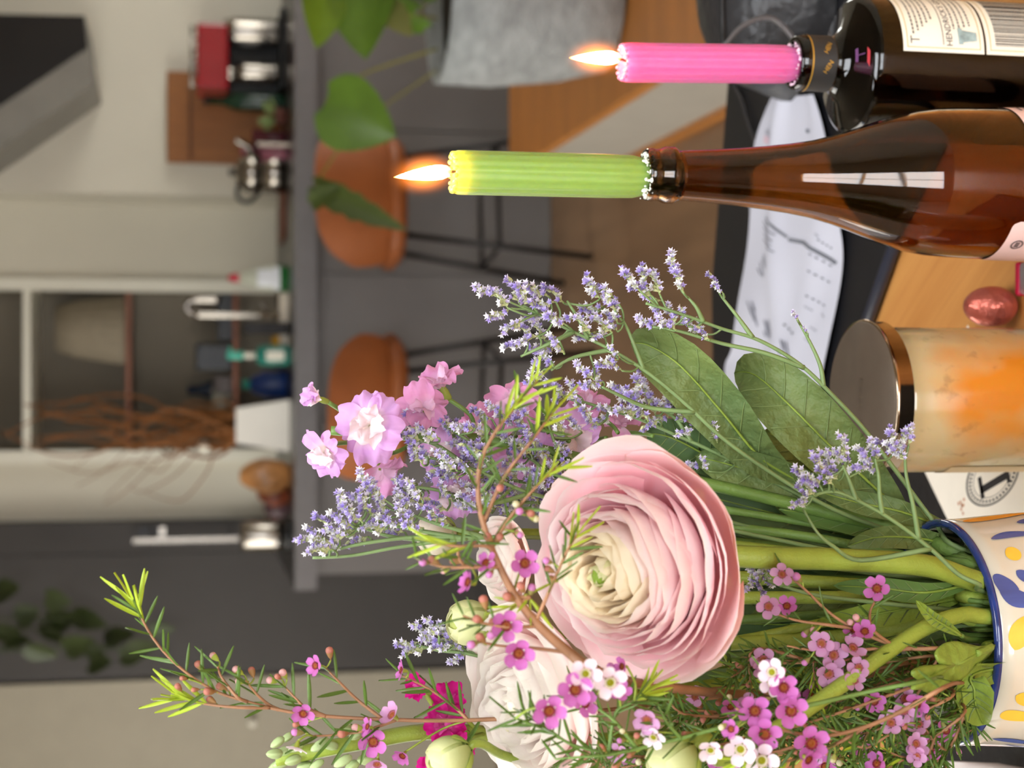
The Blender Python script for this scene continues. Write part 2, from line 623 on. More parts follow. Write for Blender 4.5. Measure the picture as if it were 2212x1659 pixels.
mb.tube([(a_.x, Yc + .03, a_.z), (b_.x, Yc + .03, b_.z)], .006, 8)
mb.build('cup_rail', M_steel, cm)
g = at(500, 155, Yc)
MB().lathe([(.022, 0), (.03, .01), (.03, .04), (.02, .05)], 20, Matrix.Translation((g.x, Yc + .04, Zp(512, Yc)))).build('brew_head', M_steel, cm)
for yy, ra, nm, lab in ((68, .052, 'milk_jug', 'tall steel milk jug with dark handle under the red machine'), (155, .036, 'steel_canister', 'dark steel canister under the red machine beside the green bottle')):
    c = at(610, yy, Yc + .02)
    jt = thing(nm, lab, 'jug' if 'jug' in nm else 'canister', (c.x, Yc + .05, CT + .025))
    h = Zp(482 if yy < 100 else 508, Yc) - CT - .03
    MB().lathe([(ra * .95, 0), (ra, .01), (ra, h * .8), (ra * .82, h), (ra * .78, h), (ra * .9, h * .8), (ra * .9, .012)], 28, Matrix.Translation((c.x, Yc + .05, CT + .026))).build('body', M_steel, jt)
    if yy < 100:
        MB().tube(smoothpath([(c.x - ra * .7, Yc, CT + .03 + h * .9), (c.x - ra * 1.25, Yc - .03, CT + .02 + h * .75), (c.x - ra * 1.2, Yc - .03, CT + .03 + h * .3), (c.x - ra * .8, Yc + .01, CT + .03 + h * .2)]), .009, 8).build('handle', M_black, jt)

cb = pxbox('cutting_board', 360, 600, 157, 354, 6.2, .02, mat('walnut_board', (146, 92, 44), .5, var=.15, scale=5, stretch=(8, 1, 1)), 'brown wooden cutting board leaning on the kitchen wall', 'cutting board', CT, .006)
MB().box((Xp(346, 6.2), 6.19, Zp(415, 6.2)), (Xp(165, 6.2), 6.2, Zp(408, 6.2))).build('groove', mat('walnut_dark', (92, 54, 26), .6), cb, smooth=False)
c = at(600, 222, 6.0)
gb = thing('green_bottle', 'dark green glass bottle in front of the cutting board', 'bottle', (c.x, 6.0, CT))
hh = Zp(440, 6.0) - CT
MB().lathe([(.034, 0), (.036, .01), (.036, hh * .6), (.014, hh * .78), (.014, hh * .93)], 20, Matrix.Translation((c.x, 6.0, CT))).build('glass_body', mat('green_glass', (22, 52, 34), .12, var=.1), gb)
MB().lathe([(.016, hh * .93), (.016, hh), (0, hh)], 16, Matrix.Translation((c.x, 6.0, CT))).build('cap', M_black, gb)
c = at(605, 252, 5.85)
hb = thing('potted_herb', 'tiny pale green herb in a small pot on the counter', 'plant', (c.x, 5.85, CT))
MB().lathe([(.028, 0), (.036, .05), (.032, .05), (.03, .04)], 18, Matrix.Translation((c.x, 5.85, CT))).build('pot', mat('terracotta_dark', (88, 46, 34), .7), hb)
M_herb = mat('herb_leaf', (150, 170, 110), .5, transl=.2)
for k in range(14):
    a = rnd.random() * 6.28
    e = rnd.uniform(.2, 1.2)
    d_ = Vector((math.cos(a) * math.cos(e), math.sin(a) * math.cos(e), math.sin(e)))
    b0 = Vector((c.x, 5.85, CT + .045))
    MB().grid(2, 3, lambda u, t: b0 + d_ * (.015 + .06 * t) + d_.orthogonal().normalized() * (u * .014 * math.sin(math.pi * min(1, t + .08)))).build('leaf', M_herb, hb)

for i, (yy, va, vb, ra) in enumerate(((330, 520, 560, .03), (300, 545, 600, .034), (338, 566, 604, .028))):
    Yk = 6.0 - .07 * i
    c = at(vb, yy, Yk)
    m_ = (mat('pink_glass', (168, 96, 110), .15), mat('plum_glass', (96, 44, 52), .2), mat('rose_glass', (150, 90, 104), .15))[i]
    hgt = (Zp(va, Yk) - CT)
    o = MB().lathe([(ra * .7, 0), (ra * .8, .006), (ra, hgt), (ra * .93, hgt), (ra * .72, .012)], 20, Matrix.Translation((c.x, Yk, CT))).build('drinking_glass', m_)
    tag(o, ('tall pink drinking glass in front of the cutting board', 'plum coloured drinking glass nearest the small herb pot', 'short rose drinking glass beside the steel pots')[i], 'glass', 'tinted glasses on the counter')
pxbox('white_slab', 556, 611, 308, 314, 5.75, .03, mat('bone_white', (228, 214, 200), .4), 'narrow white stick standing before the tinted glasses', 'stick', CT, .001)
kt = thing('kettle', 'polished steel stovetop kettle with black handle on the counter', 'kettle', (Xp(372, 5.9), 5.9, CT))
c = at(600, 375, 5.9)
zk = Zp(566, 5.9)
MB().lathe([(.06, 0), (.075, .01), (.075, zk - CT - .01), (.06, zk - CT)], 28, Matrix.Translation((c.x, 5.9, CT))).build('warming_stand', M_steel, kt)
MB().lathe([(.05, 0), (.072, .012), (.076, .045), (.06, .085), (.03, .1), (.0, .102)], 28, Matrix.Translation((c.x, 5.9, zk))).build('body', M_steel, kt)
MB().ball((c.x, 5.9, zk + .112), .014, 10, 6).build('lid_knob', M_black, kt)
MB().tube(smoothpath([(c.x - .05, 5.88, zk + .09), (c.x - .1, 5.86, zk + .09), (c.x - .115, 5.86, zk + .05), (c.x - .07, 5.87, zk + .005)]), .008, 8).build('handle', M_black, kt)
MB().tube(smoothpath([(c.x + .06, 5.9, zk + .03), (c.x + .1, 5.89, zk + .06), (c.x + .12, 5.88, zk + .1)]), [.014] * 6 + [.011] * 6 + [.009], 8).build('spout', M_steel, kt)
o = MB().bbox((Xp(520, 6.0, 605), 5.9, CT), (Xp(352, 6.0, 605), 6.2, CT + .016), .004).build('serving_board', mat('cherry_wood', (120, 62, 34), .5, var=.15, scale=6, stretch=(1, 8, 1)))
tag(o, 'flat reddish serving board lying against the pale wall', 'board')

# washing up bottle with red cap
c = at(622, 602, 5.75)
sb = thing('dish_soap_bottle', 'clear dish soap bottle with red cap and white label', 'bottle', (c.x, 5.75, CT))
hh = Zp(510, 5.75) - CT
Mt = Matrix.Translation((c.x, 5.75, CT)) @ Matrix.Scale(.62, 4, (0, 1, 0))
MB().lathe([(.03, 0), (.045, .012), (.05, hh * .32), (.042, hh * .58), (.022, hh * .86), (.014, hh)], 24, Mt).build('body', mat('clear_plastic', (188, 190, 172), .2, var=.03), sb)
MB().lathe([(.0465, .0), (.0465, .012), (.0515, hh * .12), (.0515, hh * .17)], 24, Mt, cap0=False, cap1=False).build('green_base', mat('soap_green', (20, 92, 34), .3), sb)
MB().lathe([(.0175, hh * .92), (.0165, hh * 1.0), (.011, hh * 1.14), (0, hh * 1.15)], 16, Mt).build('cap', mat('cap_red', (186, 40, 62), .4), sb)
MB().grid(8, 4, lambda u, t: Vector((c.x + .043 * math.sin(u * 1.1), 5.75 - .0335 * math.cos(u * 1.1), CT + hh * (.2 + .42 * t) - .0 * u)) if False else Vector((c.x + .05 * math.sin(u * 1.0) * (1 - .25 * t), 5.75 - .0325 * math.cos(u * 1.0) * (1 - .12 * t) - .001, CT + hh * (.18 + .42 * t)))).build('label', mat('label_white', (232, 234, 240), .5), sb)

# tap
c = at(610, 682, 5.8)
tp = thing('kitchen_tap', 'brushed steel gooseneck kitchen tap over the counter', 'tap', (c.x, 5.8, CT))
xb2 = Xp(648, 5.8)
za, zb_ = Zp(430, 5.8), Zp(398, 5.8)
arc = [(c.x, 5.8, CT), (c.x, 5.8, CT + .1), (c.x, 5.8, za)]
rr = (xb2 - c.x) / 2
for k in range(1, 9):
    a = math.pi * k / 8
    arc.append((c.x + rr - rr * math.cos(a), 5.8, za + rr * 1.6 * math.sin(a)))
arc.append((xb2, 5.8, Zp(478, 5.8)))
MB().tube(smoothpath(arc, 3), .0115, 12).build('spout', M_steel, tp)
MB().lathe([(.022, 0), (.022, .012), (.016, .02), (.016, .1), (.013, .105)], 20, Matrix.Translation((c.x, 5.8, CT))).build('base', M_steel, tp)
MB().tube([(c.x + .012, 5.79, CT + .08), (c.x + .05, 5.76, CT + .1)], .006, 8).build('lever', M_steel, tp)
o = pxbox('paper_roll_holder', 526, 628, 696, 722, 5.72, .03, M_blackm, 'dark upright bar standing beside the tap on the counter', 'holder', CT, .006)
# teal pump bottle, sponge, blue bottle
c = at(622, 768, 5.7)
tb = thing('pump_bottle', 'teal pump soap bottle with white collar on the counter', 'bottle', (c.x, 5.7, CT))
hb_ = Zp(552, 5.7) - CT
M_teal = mat('teal_plastic', (40, 142, 122), .3)
MB().lathe([(.034, 0), (.038, .01), (.038, hb_ * .85), (.02, hb_), (.012, hb_)], 24, Matrix.Translation((c.x, 5.7, CT))).build('body', mat('teal_clear', (44, 130, 116), .2), tb)
MB().lathe([(.011, hb_), (.011, hb_ + .05)], 14, Matrix.Translation((c.x, 5.7, CT))).build('collar', M_white, tb)
mb = MB().lathe([(.018, hb_ + .045), (.014, hb_ + .075), (.016, hb_ + .1), (0, hb_ + .102)], 14, Matrix.Translation((c.x, 5.7, CT)))
mb.tube([(c.x, 5.7, CT + hb_ + .095), (c.x + .03, 5.69, CT + hb_ + .09)], .006, 8)
mb.build('pump', mat('pump_teal', (80, 186, 164), .35), tb)
MB().bbox((c.x - .02, 5.66, CT + .02), (c.x + .016, 5.664, CT + hb_ * .7), .001).build('label', M_white, tb, smooth=False)
c = at(622, 830, 5.85)
bb = thing('blue_bottle', 'dark blue cleaning bottle behind the white planter', 'bottle', (c.x, 5.85, CT))
MB().lathe([(.05, 0), (.054, .01), (.05, .09), (.03, .13), (.018, .14)], 20, Matrix.Translation((c.x, 5.85, CT))).build('body', mat('cobalt_plastic', (24, 52, 112), .35), bb)
MB().lathe([(.018, .138), (.018, .165), (0, .166)], 14, Matrix.Translation((c.x, 5.85, CT))).build('cap', M_teal, bb)
pxbox('sponge', 588, 604, 726, 748, 5.78, .05, mat('sponge_yellow', (190, 140, 20), .9, bump=.3, bscale=200), 'yellow sponge propped behind the teal pump bottle', 'sponge', None, .004)
o = pxbox('tray', 604, 620, 632, 745, 5.76, .12, mat('tray_cream', (226, 214, 196), .5), 'low cream tray under the tap and sponge', 'tray', CT, .004)

# white planter and its dry twigs
Yq = 5.7
c = at(606, 920, Yq)
pl = thing('white_planter', 'white tapered planter holding a tangle of bare brown twigs', 'planter', (c.x, Yq + .1, CT))
z1 = Zp(510, Yq)
wb, wt = abs(Xp(864, Yq, 606) - Xp(977, Yq, 606)) / 2, abs(Xp(884, Yq, 510) - Xp(959, Yq, 510)) / 2
bmv = [(-wb, -wb, 0), (wb, -wb, 0), (wb, wb, 0), (-wb, wb, 0), (-wt, -wt, z1 - CT), (wt, -wt, z1 - CT), (wt, wt, z1 - CT), (-wt, wt, z1 - CT),
       (-wt * .85, -wt * .85, z1 - CT), (wt * .85, -wt * .85, z1 - CT), (wt * .85, wt * .85, z1 - CT), (-wt * .85, wt * .85, z1 - CT),
       (-wt * .85, -wt * .85, z1 - CT - .03), (wt * .85, -wt * .85, z1 - CT - .03), (wt * .85, wt * .85, z1 - CT - .03), (-wt * .85, wt * .85, z1 - CT - .03)]
cc = Vector((c.x, Yq + wb, CT))
fs = [(3, 2, 1, 0), (0, 1, 5, 4), (1, 2, 6, 5), (2, 3, 7, 6), (3, 0, 4, 7)]
fs += [(4 + i, 4 + (i + 1) % 4, 8 + (i + 1) % 4, 8 + i) for i in range(4)] + [(8 + i, 8 + (i + 1) % 4, 12 + (i + 1) % 4, 12 + i) for i in range(4)] + [(12, 13, 14, 15)]
MB().add([cc + Vector(v) for v in bmv], fs).build('pot', mat('planter_white', (244, 240, 232), .5, var=.02), pl, smooth=False)
M_twig = mat('dry_twig', (132, 82, 36), .7, var=.25, scale=30)
r2 = random.Random(3)
for k in range(26):
    b0 = cc + Vector((r2.uniform(-.06, .06), r2.uniform(-.05, .05), z1 - CT - .02))
    side = r2.random()
    tx = r2.uniform(-20, 420)
    ty = r2.uniform(872, 965) if k < 18 else r2.uniform(970, 1105)
    if k >= 18:
        tx = r2.uniform(20, 330)
    e = at(tx, ty, r2.uniform(5.75, 6.3))
    pts = [b0]
    for q in range(1, 5):
        s = q / 5
        pts.append(b0.lerp(e, s) + Vector((r2.uniform(-.05, .05), r2.uniform(-.03, .03), r2.uniform(-.03, .03))) + Vector((.06 * math.sin(s * 3.1) * (1 if k % 2 else -1), 0, 0)))
    pts.append(e)
    pth = smoothpath(pts, 4)
    MB().tube(pth, [(.0075 if k < 18 else .004) * (1 - .7 * i / len(pth)) for i in range(len(pth))], 5).build('twig', M_twig, pl)
o = MB().ball(at(440, 965, 5.8), .022, 10, 7).build('white_blossom', M_white, pl)
# bags of bread beside the planter
for i, (xa, ya, rr_, m_, lab) in enumerate(((560, 1028, .062, mat('bag_amber', (186, 130, 78), .3, var=.35, scale=14), 'shiny amber food bag beside the white planter'),
                                           (590, 1066, .045, mat('bag_brown', (132, 66, 42), .35, var=.4, scale=16), 'brown crumpled food bag in the middle of the heap'),
                                           (596, 1096, .04, mat('bag_plum', (84, 62, 66), .35, var=.3, scale=16), 'dark plum food bag next to the steel canister'))):
    Yg = 5.72 + .05 * i
    c = at(600, ya, Yg)
    h = Zp(xa - 42 + 8 * i, Yg) - CT
    mb = MB()
    r3 = random.Random(11 + i)
    ph = [r3.uniform(0, 6.28) for _ in range(4)]

    def bagf(u, t, c=c, h=h, rr_=rr_, ph=ph, Yg=Yg):
        a = (u + 1) * math.pi
        rad = rr_ * (math.sin(math.pi * min(1, .12 + .84 * t)) ** .6) * (1 + .12 * math.sin(5 * a + ph[0] + 6 * t) + .06 * math.sin(9 * a + ph[1]))
        return Vector((c.x + rad * math.cos(a), Yg + .7 * rad * math.sin(a), CT + h * t))
    mb.grid(24, 10, bagf)
    tag(mb.build('food_bag', m_), lab, 'bag', 'food bags on the counter')
c = at(612, 1156, 5.6)
cn = thing('glass_canister', 'shiny steel canister at the left end of the counter', 'canister', (c.x, 5.6, CT))
h = Zp(520, 5.6) - CT
MB().lathe([(.058, 0), (.06, .01), (.055, .03), (.05, .035)], 28, Matrix.Translation((c.x, 5.6, CT))).build('foot', M_black, cn)
MB().lathe([(.05, .035), (.053, .05), (.053, h - .015), (.046, h), (0, h)], 28, Matrix.Translation((c.x, 5.6, CT))).build('body', M_steel, cn)

# bar stools
def stool(cx, cy, rz, label, ztop, wid):
    root = thing('bar_stool', label, 'bar stool', (cx, cy, FLOOR), 'tan bar stools at the island')
    Mx = Matrix.Translation((cx, cy, FLOOR)) @ Matrix.Rotation(rz, 4, 'Z')
    hw = wid / 2
    zs = .655

    def back(u, t, off=0.0):
        a = u * 1.25
        top = (ztop - zs - .0) * (1 - .55 * abs(u) ** 3.2)
        lo = -.035 + .03 * abs(u) ** 3
        z = zs + lo + (top - lo) * t
        k = (1 + .05 * t) * (1 - .10 * (1 - t) ** 3)
        return Mx @ Vector(((hw - off) * k * math.sin(a) / math.sin(1.25), -(.215 - off) * k * math.cos(a) + .02 - .03 * t, z))
    mb = MB()
    mb.grid(22, 8, lambda u, t: back(u, t))
    mb.grid(22, 8, lambda u, t: back(-u, t, .018))
    mb.grid(22, 1, lambda u, t: back(u, 1.0).lerp(back(u, 1.0, .018), t))
    mb.build('backrest', M_leather, root)
    mb = MB()
    pts = []
    for k in range(28):
        a = 2 * math.pi * k / 28
        s = math.sin(a)
        pts.append(((hw - .012) * math.copysign(abs(math.cos(a)) ** .7, math.cos(a)), .205 * math.copysign(abs(s) ** .75, s) + .0))
    prof = [(.9, -.05), (1, -.03), (1, -.005), (.93, .008), (.5, .0), (0.02, -.004)]
    vs, fs = [], []
    for (k_, z) in prof:
        for (a, b) in pts:
            vs.append(Mx @ Vector((a * k_, b * k_, zs + z)))
    n = len(pts)
    for i in range(len(prof) - 1):
        for k in range(n):
            fs.append((i * n + k, i * n + (k + 1) % n, (i + 1) * n + (k + 1) % n, (i + 1) * n + k))
    fs.append(tuple(range(n - 1, -1, -1)))
    mb.add(vs, fs).build('seat', M_leather, root)
    for sx in (-1, 1):
        for sy in (-1, 1):
            MB().tube([Mx @ Vector((sx * .13, sy * .12, zs - .04)), Mx @ Vector((sx * .215, sy * .205, 0.0))], .0105, 10).build('leg', M_blackm, root)
    k = .30
    c4 = []
    for sx, sy in ((-1, -1), (1, -1), (1, 1), (-1, 1)):
        s = (zs - .04 - k) / (zs - .04)
        c4.append(Mx @ Vector((sx * (.13 + .085 * s), sy * (.12 + .085 * s), k)))
    for i in range(4):
        MB().tube([c4[i], c4[(i + 1) % 4]], .008, 8).build('footrest_bar', M_blackm, root)
    return root


c = at(760, 440, 5.12)
stool(c.x, 5.14, .15, 'tan leather bar stool behind the green candle', at(676, 440, 5.0).z - FLOOR, .445)
c = at(790, 868, 5.12)
stool(c.x, 5.12, -.22, 'tan leather bar stool behind the lilac flowers', at(702, 868, 5.0).z - FLOOR, .47)

# low bench along the right, with the grey pot plant
hB = -.40
A_ = onz(1100, 372, hB)
B_ = onz(1535, 90, hB)
dirv = (B_ - A_)
bn = thing('low_bench', 'low oak topped bench with pale side panel under the grey pot', 'bench', (1.2, 3.4, FLOOR))
P = [Vector((A_.x, A_.y, 0)), Vector((B_.x, B_.y, 0)) + dirv.normalized() * .5, Vector((2.6, 1.9, 0)), Vector((2.6, A_.y, 0))]
MB().prism([(p.x, p.y) for p in P], hB - .03, hB).build('top_board', M_benchwood, bn, smooth=False)
nrm = Vector((-dirv.y, dirv.x, 0)).normalized()
ins = [p.copy() for p in P]
MB().prism([(p.x + .03, p.y - .02 * (i == 3) - .02 * (i == 0)) for i, p in enumerate(ins[:2])] + [(2.58, 1.95), (2.58, A_.y - .03)], FLOOR + .03, hB - .03).build('side_panel', mat('bench_panel', (178, 172, 160), .6, var=.04), bn, smooth=False)
MB().prism([(p.x + .015, p.y) for p in ins[:2]] + [(2.59, 1.93), (2.59, A_.y - .01)], FLOOR, FLOOR + .03).build('plinth', M_benchwood, bn, smooth=False)

c = at(1190, -30, 3.42)
Yp_ = 3.42
hz = hB
pc = Vector((Xp(-25, Yp_, 1080), Yp_, hB))
rp = abs(Xp(-25, Yp_, 1080) - Xp(186, Yp_, 1080))
hp_ = Zp(948, Yp_) - hB
pt = thing('potted_philodendron', 'green philodendron in a rough grey concrete pot on the bench', 'plant', pc)
MB().lathe([(rp * .62, 0), (rp * .8, .012), (rp * .92, hp_ * .3), (rp, hp_ * .7), (rp * .99, hp_), (rp * .92, hp_), (rp * .92, hp_ * .88)], 48, Matrix.Translation(pc)).build('pot', mat('rough_concrete', (164, 168, 168), .85, var=.22, scale=22, bump=.4, bscale=70, stretch=(1, 1, 2)), pt)
MB().lathe([(rp * .93, hp_ * .9), (0, hp_ * .92)], 24, Matrix.Translation(pc)).build('soil', mat('soil', (42, 34, 26), .95, bump=.5), pt)


def hleaf(parent, base, tip, width, normal, m, name='leaf', cup=.15, lobes=0, stem_to=None, stemr=.003):
    base, tip = Vector(base), Vector(tip)
    ax = tip - base
    L = ax.length
    d = ax.normalized()
    nn = Vector(normal)
    nn = (nn - d * nn.dot(d)).normalized()
    sd = d.cross(nn)

    def f(u, t):
        prof = (math.sin(math.pi * min(1, t * .94 + .06) ** .75)) ** .8
        if lobes:
            prof *= .72 + .28 * abs(math.sin(t * math.pi * lobes))
        if t > .985:
            prof = 0.0
        return base + d * (L * (t - .06 * abs(u) ** 2 * (1 - t))) + sd * (u * width / 2 * prof) + nn * (cup * width * (abs(u) ** 1.5) * prof - .12 * L * t * t)
    mb = MB().grid(8, 12, f)
    o = mb.build(name, m, parent)
    if stem_to is not None:
        mid = (base + Vector(stem_to)) / 2 + Vector((0, 0, .04))
        MB().tube(smoothpath([stem_to, mid, base], 5), stemr, 6).build('leaf_stalk', mat('leaf_stalk', (126, 120, 40), .5), parent)
    return o


top = pc + Vector((0, 0, hp_ * .9))
tocam = Vector((0, -1, .25))
Yl = 3.3
hleaf(pt, at(705, 218, Yl), at(848, 296, Yl - .06), .165, (-.25, -.9, .3), M_green, cup=.1, stem_to=at(945, 105, 3.35))
hleaf(pt, at(790, -60, Yl), at(782, 112, Yl - .1), .16, (-.3, -.9, .35), M_green, stem_to=at(945, -20, 3.38))
hleaf(pt, at(700, -30, Yl), at(690, 90, Yl - .1), .10, (-.2, -.9, -.1), mat('young_leaf', (116, 146, 44), .35, transl=.3), stem_to=at(945, -40, 3.4))
hleaf(pt, at(835, 12, Yl - .05), at(885, 72, Yl - .12), .06, (.1, -.9, .4), mat('yellow_leaf', (128, 130, 74), .4, transl=.3), stem_to=at(945, 40, 3.35))
hleaf(pt, at(680, 400, 3.6), at(868, 500, 3.5), .075, (-.2, -.85, .5), mat('olive_leaf', (74, 88, 36), .5, transl=.2), lobes=5, stem_to=at(945, 150, 3.4), stemr=.0022)
hleaf(pt, at(672, 440, 3.6), at(735, 400, 3.55), .05, (-.2, -.85, .5), MATS['olive_leaf'], lobes=3)
for (xa, ya) in ((900, 60), (880, 20), (925, -10)):
    hleaf(pt, at(xa + 20, ya, 3.38), at(xa - 40, ya - 30, 3.3), .05, (-.1, -.8, .6), M_green, stem_to=top)

# dark trailing plant hanging at the upper left
hgp = thing('hanging_plant', 'dark trailing plant hanging before the charcoal cabinet', 'plant', at(-250, 1360, 6.1))
r4 = random.Random(21)
for (x0, y0) in ((60, 1330), (130, 1300), (110, 1370), (40, 1400), (170, 1400), (195, 1340), (200, 1390), (255, 1390), (290, 1420), (345, 1370), (215, 1420), (10, 1345), (95, 1410), (20, 1290), (310, 1395), (140, 1335)):
    b0 = at(x0 - r4.uniform(20, 40), y0 + r4.uniform(-20, 20), 6.1 + r4.uniform(-.1, .1))
    e0 = at(x0 + r4.uniform(15, 35), y0 + r4.uniform(-25, 25), 6.05 + r4.uniform(-.1, .1))
    hleaf(hgp, b0, e0, r4.uniform(.06, .1), (r4.uniform(-.4, .4), -.9, .4), M_leafdark)
for (y0, y1, xe) in ((1300, 1340, 180), (1380, 1400, 330), (1410, 1395, 240), (1340, 1360, 130)):
    MB().tube(smoothpath([at(-240, y0, 6.1), at(-100, (y0 + y1) / 2 + 10, 6.1), at(xe, y1, 6.1)], 5), .004, 5).build('vine', M_leafdark, hgp)
MB().lathe([(.1, 0), (.14, .12), (.13, .12), (.09, .02)], 24, Matrix.Translation(at(-250, 1360, 6.1))).build('pot', M_white, hgp)
# ------------------------------------------------------------------ the table and what stands on it
def wood_table():
    m = bpy.data.materials.new('table_oak')
    m.use_nodes = True
    nt = m.node_tree
    N, L = nt.nodes, nt.links
    b = N['Principled BSDF']
    tc = N.new('ShaderNodeTexCoord')
    mp = N.new('ShaderNodeMapping')
    mp.inputs['Rotation'].default_value = (0, 0, math.radians(-34))
    L.new(tc.outputs['Object'], mp.inputs[0])
    mp2 = N.new('ShaderNodeMapping')
    mp2.inputs['Scale'].default_value = (1.0, 0.045, 1.0)
    L.new(mp.outputs[0], mp2.inputs[0])
    n1 = N.new('ShaderNodeTexNoise')
    n1.inputs['Scale'].default_value = 130
    n1.inputs['Detail'].default_value = 6
    n1.inputs['Roughness'].default_value = 0.6
    L.new(mp2.outputs[0], n1.inputs['Vector'])
    n2 = N.new('ShaderNodeTexNoise')
    n2.inputs['Scale'].default_value = 28
    n2.inputs['Detail'].default_value = 3
    L.new(mp2.outputs[0], n2.inputs['Vector'])
    r1 = N.new('ShaderNodeValToRGB')
    r1.color_ramp.elements[0].position = 0.30
    r1.color_ramp.elements[1].position = 0.72
    r1.color_ramp.elements[0].color = (*lin((186, 120, 56)), 1)
    r1.color_ramp.elements[1].color = (*lin((228, 164, 92)), 1)
    mx = N.new('ShaderNodeMath')
    mx.operation = 'ADD'
    h1 = N.new('ShaderNodeMath')
    h1.operation = 'MULTIPLY'
    h1.inputs[1].default_value = 0.5
    h2 = N.new('ShaderNodeMath')
    h2.operation = 'MULTIPLY'
    h2.inputs[1].default_value = 0.5
    L.new(n1.outputs['Fac'], h1.inputs[0])
    L.new(n2.outputs['Fac'], h2.inputs[0])
    L.new(h1.outputs[0], mx.inputs[0])
    L.new(h2.outputs[0], mx.inputs[1])
    L.new(mx.outputs[0], r1.inputs[0])
    L.new(r1.outputs[0], b.inputs['Base Color'])
    b.inputs['Roughness'].default_value = 0.42
    return m


TR = 0.78
tcx, tcy = 0.0, 0.76
tbl = thing('dining_table', 'round oak dining table carrying the bouquet and bottles', 'table', (tcx, tcy, FLOOR))
MB().lathe([(TR - .02, -.032), (TR - .004, -.026), (TR, -.014), (TR - .003, -.004), (TR - .012, 0), (0.001, 0)], 96, Matrix.Translation((tcx, tcy, 0))).build('table_top', wood_table(), tbl)
MB().lathe([(.3, FLOOR), (.3, FLOOR + .02), (.05, FLOOR + .06), (.045, -.06), (.2, -.032)], 32, Matrix.Translation((tcx, tcy, 0))).build('pedestal', M_blackm, tbl)


def profile_px(rows, axis_y, Y, zbase=0.0):
    """rows: (x, half width in pixels) -> (radius, height) of a turned body standing at depth Y"""
    out = []
    for (x, hwid) in rows:
        p = at(x, axis_y, Y)
        fwd = (p - CAM).dot(FWD)
        out.append((hwid / FPX * fwd, p.z))
    return out


def glassmat(name, col, rough=0.02, dens=220.0):
    """tinted bottle glass: clear interface, colour absorbed in the depth of the wall"""
    m = bpy.data.materials.new(name)
    m.use_nodes = True
    nt = m.node_tree
    b = nt.nodes['Principled BSDF']
    nz = nt.nodes.new('ShaderNodeTexNoise')
    nz.inputs['Scale'].default_value = 40
    rp_ = nt.nodes.new('ShaderNodeMapRange')
    rp_.inputs['To Min'].default_value = rough
    rp_.inputs['To Max'].default_value = rough + .03
    nt.links.new(nz.outputs['Fac'], rp_.inputs['Value'])
    nt.links.new(rp_.outputs[0], b.inputs['Roughness'])
    b.inputs['Base Color'].default_value = (*lin(col), 1)
    b.inputs['Transmission Weight'].default_value = 1.0
    b.inputs['IOR'].default_value = 1.5
    return m


def bottle_shell(prof, wall=.003):
    """outer profile bottom to top, then down the inside"""
    inner = [(max(r - wall, .002), z + (.006 if i == 0 else 0)) for i, (r, z) in enumerate(prof)]
    return prof + inner[::-1]


M_amber = glassmat('amber_glass', (178, 126, 64))
M_smoke = glassmat('black_glass', (64, 56, 50))
WY, WAX = 0.80, 394
rows = [(2212 + 215, 160), (2212 + 205, 163), (2212, 162.5), (2100, 161.5), (2040, 160), (2000, 157), (1960, 150), (1900, 132), (1850, 113), (1800, 96), (1750, 83), (1700, 74.5), (1650, 68), (1600, 63), (1540, 58), (1470, 54)]
prof = profile_px(rows, WAX, WY)
zb = prof[0][1]
prof = [(r, (z - zb) * (prof[-1][1] / (prof[-1][1] - zb)) if False else z) for r, z in prof]
rim = profile_px([(1462, 54), (1456, 59), (1452, 61.5), (1434, 61), (1424, 56), (1412, 55.5), (1408, 57), (1396, 56), (1392, 53)], WAX, WY)
prof = [(prof[0][0] * .9, 0.0), (prof[0][0], .006)] + prof[2:] + rim
wp = at(2000, WAX, WY)
wb_ = thing('wine_bottle', 'brown glass wine bottle with pink label holding the green candle', 'bottle', (wp.x, WY, 0))
MB().lathe(bottle_shell(prof, .0024), 72, Matrix.Translation((wp.x, WY, 0)), cap0=True, cap1=True).build('glass_body', M_amber, wb_)


def rad_at(prof, z):
    for (r0, z0), (r1, z1) in zip(prof[:-1], prof[1:]):
        if z0 <= z <= z1:
            return r0 + (r1 - r0) * (z - z0) / max(1e-9, z1 - z0)
    return prof[-1][0]


class Wrap:
    """maps (angle about the axis measured from the camera side, height) on to a turned surface"""

    def __init__(self, cx, cy, prof, off=.0004):
        self.c, self.p, self.off = (cx, cy), prof, off

    def __call__(self, a, z, off=None):
        r = rad_at(self.p, z) + (self.off if off is None else off)
        return Vector((self.c[0] + r * math.sin(a), self.c[1] - r * math.cos(a), z))

    def patch(self, a0, a1, zlo, zhi, n=28, m=8, off=None):
        mb = MB()
        f0 = zlo if callable(zlo) else (lambda a: zlo)
        f1 = zhi if callable(zhi) else (lambda a: zhi)
        mb.grid(n, m, lambda u, t: self(a0 + (a1 - a0) * (u + 1) / 2, f0(a0 + (a1 - a0) * (u + 1) / 2) * (1 - t) + f1(a0 + (a1 - a0) * (u + 1) / 2) * t, off))
        return mb

    def text(self, mb, s, size, a, z, off=.0008, rot=0.0, center=False, r=None):
        vs, fs = text_verts(s, size)
        if center:
            wd = max(v.x for v in vs) - min(v.x for v in vs)
            vs = [v - Vector((wd / 2, 0, 0)) for v in vs]
        R0 = r or rad_at(self.p, z)
        out = []
        for v in vs:
            q = Vector((v.x * math.cos(rot) - v.y * math.sin(rot), v.x * math.sin(rot) + v.y * math.cos(rot)))
            out.append(self(a + q.x / R0, z + q.y, off))
        mb.add(out, fs)


